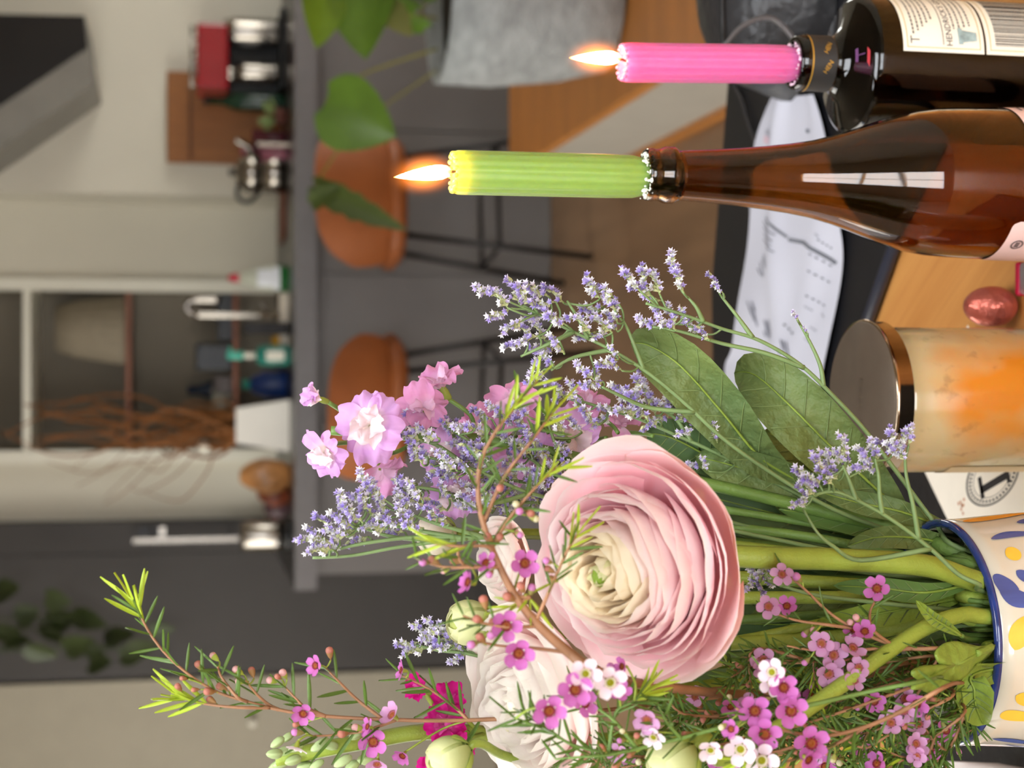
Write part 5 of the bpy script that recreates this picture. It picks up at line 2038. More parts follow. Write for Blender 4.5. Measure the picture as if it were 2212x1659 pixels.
def statice(label, main, clusters, Y0, seed, r=(.0007, .0013), extra_branches=(), depth_j=.008, foot=None):
    """main: picture points (x, y, depth) from tip to base; clusters (x, y, size in px[, direction dx, dy])"""
    rs = random.Random(seed)
    M3 = [at(*p) if len(p) == 3 else at(p[0], p[1], Y0) for p in main]
    if foot:
        M3 += list(foot)
    root = thing('statice_sprig', label, 'flower', M3[-1], 'lavender statice sprigs')
    S = smoothpath(M3, 6)
    n = len(S) - 1
    MB().tube(S, [r[0] + (r[1] - r[0]) * i / n for i in range(n + 1)], 7).build('stem', M_limst, root)
    paths = [S]
    for br in extra_branches:
        B3 = [at(p[0], p[1], Y0 + rs.uniform(-.003, .003)) for p in br]
        q = min(S, key=lambda s_: (s_ - B3[-1]).length)
        B3[-1] = q
        Bs = smoothpath(B3, 5)
        MB().tube(Bs, [.0006 + .0007 * i / (len(Bs) - 1) for i in range(len(Bs))], 6).build('branch', M_limst, root)
        paths.append(Bs)
    for c in clusters:
        x, y, s = c[:3]
        P_ = at(x, y, Y0 + rs.uniform(-depth_j, depth_j))
        sz = s * 1.25 / FPX * (P_ - CAM).dot(FWD)
        best = None
        for pa in paths:
            for i, q in enumerate(pa):
                dd = (q - P_).length
                if best is None or dd < best[0]:
                    best = (dd, pa, i)
        _, pa, i = best
        j = min(len(pa) - 1, i + max(1, int(len(pa) * .06)))
        q = pa[j]
        if len(c) > 3:
            dirw = (at(x + c[3] * 20, y + c[4] * 20, Y0) - at(x, y, Y0)).normalized()
        else:
            dirw = (P_ - q).normalized()
            dirw = (dirw + Vector((rs.uniform(-.2, .2), rs.uniform(-.4, .1), .35))).normalized()
        base = P_ - dirw * sz * .5
        if (base - q).length > .002:
            mid = base.lerp(q, .5) - dirw * (base - q).length * .15
            MB().tube(smoothpath([base, mid, q], 4), .00055, 5).build('twig', M_limst, root)
        side = Vector((rs.uniform(-1, 1), -1.0, rs.uniform(-.2, .8)))
        link(CL[rs.randrange(6)], 'floret_cluster', root, frame(base, dirw, side, rs.uniform(-.5, .5), sz))
    return root


U = (-.6, -1)
statice('lavender statice sprig reaching furthest to the right over the paper',
        [(1395, 655), (1440, 668), (1500, 688), (1560, 710), (1640, 735), (1725, 785), (1790, 845), (1865, 925), (1930, 1010), (2020, 1130)],
        [(1360, 606, 50, -.7, -.7), (1385, 625, 46, -.8, -.5), (1392, 600, 44, -.3, -1), (1415, 610, 48, -.4, -1), (1408, 640, 40, -.8, -.4),
         (1458, 575, 50, -.1, -1), (1466, 605, 46, -.4, -1), (1400, 696, 44, -.8, -.5), (1428, 682, 44, -.5, -.8), (1440, 700, 40, -.8, -.5), (1450, 678, 38, -.4, -1), (1490, 708, 40, -.7, -.6), (1480, 685, 34, -.3, -1), (1520, 718, 34, -.6, -.8), (1515, 705, 28, -.3, -1),
         (1542, 606, 34, -.4, -1), (1552, 622, 26, -.6, -.7), (1718, 682, 20, -.5, -1), (1740, 712, 14, -.5, -1)],
        .70, 41, foot=mouth(2075, 1185),
        extra_branches=([(1484, 640), (1505, 665), (1522, 690)], [(1410, 706), (1470, 716), (1560, 742), (1650, 762), (1735, 795)], [(1558, 640), (1590, 680), (1630, 730)], [(1722, 690), (1750, 740), (1772, 790), (1783, 838)]))
statice('lavender statice sprig leaning right above the broad leaves',
        [(1130, 660), (1185, 690), (1250, 722), (1310, 750), (1370, 785), (1430, 828), (1490, 880), (1560, 945), (1650, 1010), (1800, 1100), (1990, 1170)],
        [(1050, 630, 46, -.9, -.4), (1080, 645, 44, -.6, -.7), (1078, 675, 44, -.9, .3), (1112, 625, 48, -.3, -1), (1135, 640, 50, -.6, -.8), (1160, 628, 48, -.8, -.4), (1195, 635, 50, -.7, -.6), (1175, 655, 42, -.9, .1), (1150, 682, 42, -.8, .2), (1198, 688, 46, -.7, -.4), (1220, 685, 40, -.8, .1),
         (1106, 705, 42, -.9, .5), (1130, 712, 44, -.7, -.6), (1165, 716, 40, -.5, -.8), (1112, 745, 46, -.9, .3), (1140, 735, 40, -.7, .3), (1172, 750, 46, -.8, .0), (1205, 742, 44, -.5, -.8), (1160, 790, 46, -.5, .9), (1185, 775, 44, -.6, -.8), (1155, 812, 40, -.9, .6),
         (1282, 620, 48, -.5, -.9), (1300, 632, 46, -.8, -.3), (1280, 665, 44, -1, .1), (1318, 645, 46, -.4, -1), (1328, 672, 42, -.2, -1), (1258, 700, 42, -.7, -.8), (1265, 722, 44, -.9, .2), (1300, 700, 48, -.6, -.5), (1320, 695, 42, -.5, -.8), (1295, 718, 36, -.7, .4), (1330, 760, 30, -.6, -.8), (1312, 782, 40, -.9, .2), (1330, 785, 34, -.5, -.6),
         (1265, 800, 44, -.6, -.7), (1278, 828, 42, -.9, .1), (1290, 815, 34, -.4, -1)],
        .715, 42, foot=mouth(2060, 1200),
        extra_branches=([(1225, 650), (1250, 690), (1280, 725)], [(1345, 690), (1362, 725), (1395, 785)], [(1125, 770), (1180, 745), (1235, 722)], [(1190, 800), (1240, 772), (1320, 764)], [(1300, 835), (1330, 850), (1400, 880), (1480, 905)]))
statice('dense lavender statice spray above the big pink bloom',
        [(1230, 860), (1300, 880), (1380, 905), (1450, 935), (1540, 975), (1650, 1030), (1800, 1105), (1980, 1175)],
        [(1200, 838, 44, -.6, -.6), (1218, 858, 42, -.8, .2), (1238, 845, 40, -.3, -1), (1250, 872, 40, -.7, -.5), (1345, 845, 50, -.7, -.6), (1355, 868, 50, -.5, -.8), (1378, 835, 48, -.2, -1), (1372, 862, 48, -.6, -.6), (1395, 850, 46, -.3, -1), (1352, 890, 46, -.9, -.1), (1385, 885, 48, -.5, -.8), (1408, 872, 44, -.3, -.9),
         (1440, 852, 40, -.4, -1), (1458, 868, 40, -.2, -1), (1435, 880, 40, -.7, -.4), (1425, 900, 40, -.8, .1), (1465, 890, 38, -.4, -.8), (1500, 862, 42, -.1, -1), (1505, 888, 40, -.3, -1), (1488, 905, 36, -.7, -.3), (1530, 920, 40, -.5, -.8), (1545, 935, 36, -.2, -1), (1480, 930, 34, -.7, .2), (1555, 958, 30, -.3, -1), (1500, 1005, 30, -.8, -.3), (1525, 1002, 28, -.4, -1), (1402, 915, 36, -.8, .3), (1320, 880, 42, -.8, -.2), (1300, 905, 40, -.7, .4), (1275, 900, 42, -.6, -.6)],
        .735, 43, foot=mouth(2055, 1215), extra_branches=([(1420, 880), (1460, 905), (1500, 950)], [(1500, 880), (1525, 915), (1560, 980)]))
c4 = []
r6 = random.Random(77)
for k in range(46):
    x, y = r6.uniform(870, 1060), 0
    y = r6.uniform(905, 1090)
    c4.append((x, y, r6.uniform(36, 50), -.8 + r6.uniform(-.3, .3), -.5 + r6.uniform(-.5, .5)))
statice('lavender statice spray filling the gaps between the lilac blossoms',
        [(900, 985), (960, 995), (1040, 1020), (1130, 1060), (1250, 1090), (1450, 1120), (1700, 1170), (1950, 1220)], c4, .715, 44, foot=mouth(2060, 1230), depth_j=.014,
        extra_branches=([(880, 950), (940, 960), (1010, 1000)], [(880, 1050), (950, 1060), (1040, 1090), (1150, 1075)], [(960, 920), (1020, 960), (1080, 1030)]))
c5 = []
for k in range(52):
    c5.append((r6.uniform(1030, 1260), r6.uniform(880, 1110), r6.uniform(34, 46), -.7 + r6.uniform(-.4, .4), -.6 + r6.uniform(-.5, .5)))
statice('lavender statice mass between lilac stock and big pink bloom',
        [(1060, 930), (1120, 970), (1200, 1030), (1300, 1075), (1500, 1110), (1750, 1170), (1960, 1215)], c5, .73, 45, foot=mouth(2065, 1225), depth_j=.012,
        extra_branches=([(1050, 1010), (1120, 1040), (1230, 1060)], [(1180, 900), (1200, 960), (1260, 1040)], [(1060, 1080), (1150, 1085), (1280, 1085)]))
c6 = [(668, 1168, 46, -1, .2), (690, 1190, 44, -1, .1), (685, 1150, 46, -.8, -.6), (705, 1168, 44, -.9, .1), (700, 1130, 48, -.7, -.8), (725, 1150, 46, -.8, -.3), (718, 1185, 42, -1, 0), (738, 1120, 48, -.8, -.6), (748, 1150, 46, -.9, .1), (745, 1090, 48, -.3, -1), (762, 1110, 46, -.7, -.6), (775, 1135, 46, -.8, 0), (770, 1165, 42, -.9, .2),
      (788, 1085, 46, -.5, -.9), (800, 1110, 46, -.6, -.5), (808, 1140, 46, -.8, -.1), (815, 1065, 44, -.8, -.7), (830, 1095, 44, -.5, -.8), (842, 1125, 44, -.7, -.3), (850, 1150, 40, -.9, 0), (868, 1080, 42, -.5, -.8), (875, 1110, 44, -.6, -.6), (890, 1135, 40, -.8, -.2), (790, 1040, 46, -.4, -1), (805, 1055, 40, -.3, -1), (925, 1100, 40, -.6, -.5), (950, 1120, 38, -.7, -.4), (900, 1060, 42, -.5, -.8), (765, 1072, 42, -.9, -.3)]
statice('long lavender statice spike arching to the upper left',
        [(675, 1205), (760, 1200), (860, 1182), (970, 1168), (1100, 1160), (1300, 1170), (1600, 1200), (1900, 1240)], c6, .695, 46, foot=mouth(2075, 1250),
        extra_branches=([(700, 1195), (780, 1175), (900, 1160), (1020, 1165)], [(820, 1130), (900, 1145), (1000, 1160)], [(860, 1100), (940, 1130), (1060, 1160)], [(760, 1130), (850, 1160), (960, 1172)]))
statice('small lavender statice sprig drooping in front of the jar lid',
        [(1740, 1075), (1800, 1062), (1860, 1085), (1930, 1125), (2010, 1185), (2070, 1240), (2115, 1262)],
        [(1738, 1022, 44, -.8, -.5), (1758, 1035, 44, -.9, 0), (1765, 1005, 48, -.6, -.8), (1785, 1025, 44, -.5, -.8), (1790, 995, 44, -.5, -.9), (1800, 1015, 42, -.4, -.9), (1822, 965, 44, -.2, -1), (1828, 990, 40, -.3, -1), (1812, 985, 38, -.7, -.5),
         (1855, 1008, 42, -.8, .2), (1868, 982, 44, -.7, -.7), (1880, 1005, 40, -.6, -.6), (1890, 972, 42, -.3, -1), (1912, 962, 42, -.8, -.7), (1928, 972, 40, -.6, -.5), (1930, 945, 40, -.5, -.9), (1948, 950, 40, .1, -1), (1965, 940, 36, .1, -1), (1948, 978, 34, -.3, -.9), (1735, 1068, 40, -.2, -1), (1728, 1085, 34, -.8, .2), (1745, 1055, 36, -.6, -.7)],
        .63, 47, foot=mouth(2130, 1275), depth_j=.004,
        extra_branches=([(1820, 1005), (1835, 1040), (1850, 1078)], [(1890, 990), (1898, 1030), (1900, 1072), (1912, 1110)], [(1955, 985), (1958, 1030), (1972, 1090), (1982, 1160)], [(1735, 1100), (1765, 1150), (1800, 1180), (1860, 1210), (1960, 1240)]))
statice('greyish statice tips beside the yellow green bud',
        [(890, 1392), (950, 1405), (1010, 1412), (1150, 1440), (1400, 1430), (1750, 1400), (1980, 1370)],
        [(880, 1388, 40, -1, .0), (895, 1408, 42, -1, .3), (915, 1362, 44, -.8, -.6), (935, 1380, 44, -.8, -.2), (935, 1355, 40, -.6, -.9), (960, 1368, 44, -.5, -.8), (955, 1400, 42, -.9, .2), (980, 1390, 42, -.7, -.4), (985, 1362, 40, -.4, -1), (990, 1418, 38, -.8, .4), (1010, 1400, 38, -.7, .1)],
        .70, 48, foot=mouth(2090, 1350))
statice('violet statice tuft tucked under the big bloom',
        [(1625, 1240), (1680, 1262), (1760, 1285), (1880, 1300), (2000, 1312)],
        [(1618, 1222, 40, -.2, -1), (1630, 1235, 40, -.4, -.8), (1648, 1228, 38, .3, -1), (1622, 1252, 40, -.5, .6), (1642, 1258, 40, 0, 1), (1655, 1245, 38, .5, .6), (1660, 1225, 32, .4, -.9)],
        .655, 49, foot=mouth(2110, 1320))
# ------------------------------------------------------------------ waxflower
def wax_petal(cin, cout):
    def f(u, t):
        w_ = .345 * math.sqrt(max(.02, 1 - ((t - .56) / .56) ** 2))
        te = t * (1 - .06 * u * u)
        return (Vector((.24 + .62 * te, u * w_, .16 * (1 - (1 - te) ** 2) + .10 * u * u * te + .10 * te ** 4)), mixc(cin, cout, t * 1.4))
    return MB().grid(6, 6, f).mesh('petal', [M_petal])


def wax_centre(rim, mid, name):
    mb = MB()
    mb.col = C3(176, 186, 80)
    mb.lathe([(.03, -.55), (.12, -.46), (.17, -.2), (.22, .0)], 10, cap1=False)
    mb.col = rim
    mb.lathe([(.22, -.02), (.31, .08), (.30, .13), (.2, .06)], 14, cap0=False, cap1=False)
    mb.col = mid
    mb.lathe([(.205, .06), (.1, .03), (.06, .08), (0, .09)], 10, cap0=False)
    mb.col = mixc(rim, C3(240, 200, 190), .5)
    for k in range(10):
        a = k * .628 + .3
        p0 = Vector((.28 * math.cos(a), .28 * math.sin(a), .1))
        p1 = Vector((.33 * math.cos(a), .33 * math.sin(a), .21))
        mb.tube([p0, p1], [.02, .012], 4)
    return mb.mesh(name, [M_petal])


WAXP = {'pink': wax_petal(C3(202, 104, 176), C3(206, 120, 194)), 'pale': wax_petal(C3(240, 214, 232), C3(250, 236, 244)), 'lilac': wax_petal(C3(212, 152, 198), C3(216, 166, 208))}
WAXC = {'pink': wax_centre(C3(140, 44, 58), C3(158, 84, 36), 'flower'), 'pale': wax_centre(C3(226, 214, 190), C3(160, 158, 30), 'flower'), 'lilac': wax_centre(C3(180, 100, 110), C3(176, 100, 60), 'flower')}


def wax_bud(ctop, ccal):
    mb = MB()
    mb.col = ccal
    mb.lathe([(.04, -.9), (.06, -.7), (.2, -.5), (.32, -.12), (.34, .02)], 10, cap1=False)
    mb.col = ctop
    mb.lathe([(.34, .0), (.36, .15), (.3, .34), (.14, .45), (0, .47)], 10, cap0=False)
    return mb.mesh('bud', [M_petal])


WB = {'rust': wax_bud(C3(206, 140, 122), C3(190, 150, 100)), 'green': wax_bud(C3(238, 190, 190), C3(186, 202, 90)), 'pink': wax_bud(C3(222, 150, 206), C3(176, 170, 100)), 'cream': wax_bud(C3(232, 226, 190), C3(190, 190, 110))}
nd = MB()


def ndf(u, t):
    w_ = .055 * (math.sin(math.pi * min(.98, .06 + .92 * t)) ** .5)
    return Vector((u * w_, .045 * (abs(u) - .5) + .10 * math.sin(t * 1.5) * t, t))


nd.grid(2, 6, ndf)
ND = [nd.mesh('leaf', [M_needle]), nd.mesh('leaf', [M_needley])]


def needle_into(mb, W):
    for_v = []
    base = ND[0].vertices
    mb.add([W @ v.co for v in base], [tuple(p.vertices) for p in ND[0].polygons])


def put_flower(root, p, facing, size, kind, rs, stem_from=None, m=None):
    W = frame(p, facing, None, rs.uniform(0, 6.28), size)
    o = link(WAXC[kind], 'flower', root, W)
    tilt = rs.uniform(-.15, .15)
    for k in range(5):
        link(WAXP[kind], 'petal', o, W @ Matrix.Rotation(2 * math.pi * k / 5 + rs.uniform(-.07, .07), 4, 'Z') @ Matrix.Rotation(tilt + rs.uniform(-.12, .12), 4, 'Y'))
    if stem_from is not None:
        b = p - Vector(facing).normalized() * size * .5
        mid = b.lerp(stem_from, .5) - Vector(facing).normalized() * (b - stem_from).length * .15
        MB().tube(smoothpath([b, mid, stem_from], 4), .0005, 5).build('pedicel', m or M_stemg, root)
    return o


def nearest_down(paths, P_, shift=.05):
    best = None
    for pa in paths:
        for i, q in enumerate(pa):
            dd = (q - P_).length
            if best is None or dd < best[0]:
                best = (dd, pa, i)
    _, pa, i = best
    return pa[min(len(pa) - 1, i + max(1, int(len(pa) * shift)))]


def waxflower(label, main, Y0, flowers, buds, seed, branches=(), needles=(), foot=None, r=(.0005, .0010), stemm=None, nl=(40, 62), group='waxflower sprigs', individual=True):
    """needles: list of (path index, t0, t1, count, young?)"""
    rs = random.Random(seed)
    stemm = stemm or M_twigr
    M3 = [at(p[0], p[1], p[2] if len(p) > 2 else Y0) for p in main]
    if foot:
        M3 += list(foot)
    root = thing('waxflower_sprig', label, 'flower', M3[-1], group)
    S = smoothpath(M3, 7)
    n = len(S) - 1
    MB().tube(S, [r[0] + (r[1] - r[0]) * min(1, 1.6 * i / n) ** 1.5 * (1 if i < .62 * n else max(.5, 1 - 1.6 * (i / n - .62))) for i in range(n + 1)], 7).build('stem', stemm, root)
    paths = [S]
    for br in branches:
        B3 = [at(p[0], p[1], p[2] if len(p) > 2 else Y0 + rs.uniform(-.004, .002)) for p in br]
        B3[-1] = min(S, key=lambda s_: (s_ - B3[-1]).length)
        Bs = smoothpath(B3, 6)
        MB().tube(Bs, [.0004 + .0005 * i / (len(Bs) - 1) for i in range(len(Bs))], 6).build('branch', stemm, root)
        paths.append(Bs)
    mbn = [MB(), MB()]
    for (pi, t0, t1, cnt, young) in needles:
        pa = paths[pi]
        for k in range(cnt):
            t = t0 + (t1 - t0) * (k + rs.random() * .6) / cnt
            i = min(len(pa) - 2, int(t * (len(pa) - 1)))
            p = pa[i].lerp(pa[i + 1], t * (len(pa) - 1) - i)
            d = (pa[i] - pa[i + 1]).normalized()
            a = k * 1.9 + rs.uniform(-.4, .4)
            s1 = d.orthogonal().normalized()
            s2 = d.cross(s1)
            out = s1 * math.cos(a) + s2 * math.sin(a)
            spread = rs.uniform(.35, .7) if young else rs.uniform(.55, 1.1)
            dd = (d * math.cos(spread) + out * math.sin(spread)).normalized()
            L_ = rs.uniform(*nl) / FPX * (p - CAM).dot(FWD) * (1.15 if young else 1)
            W = frame(p, dd, out, rs.uniform(-.4, .4), L_)
            if individual:
                link(ND[1 if young else 0], 'leaf', root, W)
            else:
                needle_into(mbn[1 if young else 0], W)
    for q, m_ in zip(mbn, (M_needle, M_needley)):
        if q.v:
            stuff(q.build('needle_leaves', m_, root))
    for fl in flowers:
        x, y, spx, kind = fl[:4]
        Yf = Y0 - .004 + rs.uniform(-.004, .003)
        P_ = at(x, y, fl[5] if len(fl) > 5 else Yf)
        sz = spx / FPX * (P_ - CAM).dot(FWD)
        fcg = Vector(fl[4]) if len(fl) > 4 and fl[4] else Vector((rs.uniform(-.45, .45), -1, rs.uniform(-.1, .6)))
        put_flower(root, P_, fcg, sz, kind, rs, nearest_down(paths, P_), M_stemg)
    for b in buds:
        x, y, spx, kind = b[:4]
        P_ = at(x, y, Y0 + rs.uniform(-.004, .004))
        q = nearest_down(paths, P_, .04)
        d = (P_ - q)
        d = (d.normalized() + Vector((0, -.3, .4))).normalized()
        sz = spx / FPX * (P_ - CAM).dot(FWD)
        link(WB[kind], 'bud', root, frame(P_, d, None, rs.uniform(0, 6), sz))
        e = P_ - d * sz * .85
        MB().tube(smoothpath([e, e.lerp(q, .5) - d * (e - q).length * .12, q], 3), .0004, 5).build('pedicel', M_stemg, root)
    return root


FACE = (-.1, -1, .25)
# tall sprig rising to the upper left
waxflower('tall waxflower sprig rising highest at the upper left', [(290, 1300), (325, 1370), (375, 1430), (450, 1485), (520, 1512), (640, 1540), (800, 1553), (1010, 1556), (1250, 1540), (1600, 1500), (1950, 1450)], .675,
          [(655, 1541, 30, 'pink', (-.3, -1, .3)), (682, 1438, 27, 'pink', (.1, -.7, .8)), (806, 1602, 38, 'pink', FACE), (848, 1545, 34, 'lilac', (.5, -.4, .6)), (868, 1448, 26, 'pink', (.2, -.1, 1)), (640, 1615, 30, 'pale', (-.9, -.2, .3)), (795, 1570, 24, 'pink', (.3, -.3, .9)), (870, 1632, 26, 'pink', (-.4, -.6, .5)), (815, 1650, 30, 'lilac', (-.5, -.8, .2))],
          [(462, 1418, 22, 'green'), (430, 1437, 24, 'rust'), (512, 1448, 24, 'green'), (518, 1472, 22, 'green'), (544, 1450, 22, 'rust'), (585, 1470, 22, 'green'), (600, 1462, 18, 'rust'), (612, 1455, 24, 'green'), (712, 1408, 24, 'rust'), (672, 1430, 18, 'rust'), (450, 1494, 24, 'rust'), (477, 1484, 24, 'rust'), (385, 1484, 20, 'rust'), (455, 1512, 22, 'rust'), (395, 1465, 16, 'rust'), (640, 1565, 18, 'rust'), (740, 1585, 26, 'rust'), (640, 1582, 24, 'pink'), (420, 1490, 16, 'rust'), (770, 1572, 24, 'green')],
          51, foot=mouth(2110, 1460),
          branches=([(470, 1440), (480, 1465), (512, 1505), (530, 1514)], [(530, 1470), (555, 1500), (580, 1522), (600, 1530)], [(612, 1480), (640, 1510), (660, 1528), (700, 1545)], [(700, 1440), (730, 1470), (770, 1510), (815, 1552)], [(385, 1505), (440, 1520), (510, 1528), (585, 1528)], [(670, 1590), (720, 1588), (790, 1578), (860, 1556)], [(870, 1460), (930, 1490), (985, 1530), (1010, 1556)]),
          needles=((0, 0, .06, 10, 1), (0, .03, .28, 20, 0), (5, 0, .4, 14, 1), (1, 0, .8, 7, 0), (2, 0, .8, 6, 0), (3, 0, .8, 7, 0), (4, 0, .9, 7, 0), (6, 0, .9, 14, 0), (7, 0, .9, 14, 0), (0, .3, .62, 9, 0)), nl=(56, 84))
# branch crossing in front of the bloom
waxflower('woody waxflower branch crossing left of the big pink bloom', [(1160, 822), (1110, 880), (1060, 950), (1036, 1010), (1034, 1080), (1050, 1150), (1080, 1225), (1115, 1290), (1165, 1352), (1230, 1410), (1290, 1452), (1400, 1480, .62), (1620, 1500, .645), (1800, 1475, .65), (1980, 1430, .66)], .575,
          [(1093, 1352, 40, 'pink', (.1, -1, .1)), (1120, 1411, 42, 'pink', (-.1, -1, .15)), (1133, 1217, 38, 'pink', (.15, -1, .05)), (1012, 1258, 34, 'pink', (.3, -.25, .9)), (1050, 1216, 30, 'pink', (.6, -.5, .6))],
          [(1182, 1212, 22, 'pink'), (1185, 1230, 22, 'rust'), (1192, 1252, 26, 'rust'), (1126, 1268, 26, 'rust'), (1148, 1272, 26, 'pink'), (1098, 1290, 28, 'rust'), (1045, 1298, 28, 'rust'), (1032, 1338, 26, 'rust'), (1068, 1345, 28, 'rust'), (1064, 1370, 28, 'pink'), (1038, 1378, 26, 'rust'), (1020, 1392, 26, 'pink'), (1055, 1160, 24, 'rust'), (1078, 1162, 24, 'rust'), (1080, 1055, 24, 'rust'), (1122, 1105, 24, 'pink'), (1145, 1108, 24, 'rust'), (1155, 1120, 22, 'cream'), (1115, 1090, 22, 'cream'), (982, 1212, 24, 'rust'), (935, 1210, 24, 'rust'), (960, 1232, 20, 'green'), (1058, 1240, 22, 'pink'), (915, 1215, 24, 'pink'), (1122, 1155, 20, 'pink')],
          52, foot=mouth(2080, 1420), r=(.0006, .0024),
          branches=([(1195, 890), (1150, 950), (1090, 1030), (1045, 1130)], [(1200, 1010), (1150, 1060), (1100, 1120), (1060, 1190)], [(900, 1208), (960, 1225), (1020, 1225), (1075, 1228)], [(1250, 1150), (1225, 1190), (1205, 1235), (1185, 1280), (1160, 1345)], [(1000, 1330), (1040, 1345), (1100, 1355), (1165, 1352)], [(1030, 1385), (1080, 1395), (1150, 1400), (1230, 1412)], [(1105, 1310), (1125, 1300), (1145, 1290), (1110, 1290)], [(1030, 1170), (990, 1190), (1010, 1225), (1075, 1222)], [(940, 1175), (990, 1180), (1050, 1180), (1065, 1190)]),
          needles=((0, 0, .1, 12, 1), (0, .04, .36, 24, 0), (1, 0, .3, 8, 1), (1, .1, .95, 14, 0), (2, 0, .3, 7, 1), (2, .1, .9, 10, 0), (3, 0, .9, 12, 0), (4, 0, .25, 6, 1), (4, .1, .8, 12, 0), (5, 0, .7, 9, 0), (7, 0, .9, 9, 1), (9, 0, .5, 6, 1), (8, 0, .8, 8, 0)), nl=(50, 78))
# cluster below the big bloom
waxflower('waxflower cluster with two white blossoms just below the big bloom', [(1130, 1535), (1185, 1575), (1240, 1610), (1330, 1625), (1450, 1600), (1620, 1555), (1850, 1500), (2000, 1470)], .585,
          [(1186, 1535, 44, 'pink', (-.1, -1, .1), .548), (1242, 1490, 44, 'pink', (.1, -1, .1), .548), (1265, 1455, 40, 'pale', (.0, -1, .15), .548), (1318, 1474, 43, 'pale', (-.1, -1, .05), .548), (1262, 1520, 36, 'pink', (.3, -.8, -.3)), (1398, 1555, 36, 'lilac', (-.2, -.8, .5)), (1412, 1592, 32, 'pale', (-.4, -.7, .5)), (1340, 1495, 30, 'pink', (.5, -.7, .1)), (1345, 1440, 26, 'pink', (.1, -.4, .9))],
          [(1318, 1442, 24, 'pink'), (1345, 1580, 18, 'cream'), (1375, 1590, 20, 'rust'), (1368, 1605, 20, 'cream'), (1360, 1630, 20, 'rust'), (1320, 1625, 20, 'rust'), (1300, 1615, 20, 'rust'), (1480, 1585, 18, 'rust'), (1330, 1655, 22, 'rust'), (1370, 1612, 18, 'cream'), (1340, 1600, 18, 'pink')],
          53, foot=mouth(2090, 1450), stemm=M_stemd,
          branches=([(1245, 1500), (1290, 1530), (1330, 1560), (1380, 1622)], [(1400, 1485), (1370, 1515), (1330, 1540), (1310, 1620)], [(1200, 1640), (1260, 1635), (1320, 1630), (1400, 1610)], [(1420, 1520), (1440, 1560), (1480, 1590)], [(1110, 1550), (1150, 1565), (1190, 1580)]),
          needles=((0, 0, .16, 16, 0), (0, .1, .55, 26, 0), (1, 0, .9, 14, 0), (2, 0, .35, 12, 1), (2, .2, .9, 12, 0), (3, 0, .9, 14, 0), (4, 0, .9, 12, 0), (5, 0, .9, 8, 0)), nl=(46, 76))
# cluster at the lower left front
waxflower('waxflower cluster of five pink blossoms low at the left front', [(1590, 1530), (1640, 1560), (1700, 1580), (1780, 1590), (1870, 1570), (1960, 1530), (2050, 1480)], .578,
          [(1630, 1535, 42, 'pink', (-.1, -1, .2)), (1708, 1535, 44, 'pink', (.0, -1, .1)), (1752, 1605, 46, 'pink', (-.15, -1, .1)), (1652, 1585, 42, 'pink', (-.2, -1, .4)), (1668, 1452, 36, 'pale', (.2, -.8, .6)), (1692, 1485, 38, 'pink', (.1, -1, .1)), (1668, 1475, 34, 'pale', (0, -.9, .2)), (1600, 1618, 42, 'pale', (-.1, -.9, .4)), (1645, 1642, 44, 'pale', (-.1, -1, .2)), (1700, 1500, 34, 'pink', (.2, -.9, -.2)), (1745, 1640, 34, 'pink', (-.3, -.8, -.3)), (1535, 1620, 34, 'pale', (-.3, -.8, .3)), (1580, 1575, 26, 'pink', (.2, -.6, .7))],
          [(1650, 1515, 24, 'pink'), (1578, 1580, 22, 'cream'), (1560, 1570, 20, 'cream'), (1800, 1640, 18, 'cream'), (1690, 1450, 20, 'pink')],
          54, foot=mouth(2110, 1470),
          branches=([(1665, 1470), (1690, 1500), (1720, 1545), (1760, 1588)], [(1600, 1640), (1650, 1630), (1720, 1612), (1790, 1590)], [(1650, 1655), (1720, 1640), (1800, 1610), (1870, 1572)]),
          needles=((0, 0, .8, 26, 0), (1, 0, .9, 10, 0), (2, 0, .9, 16, 0), (2, 0, .25, 6, 1), (3, 0, .9, 16, 0), (3, 0, .3, 6, 1)), nl=(46, 74))
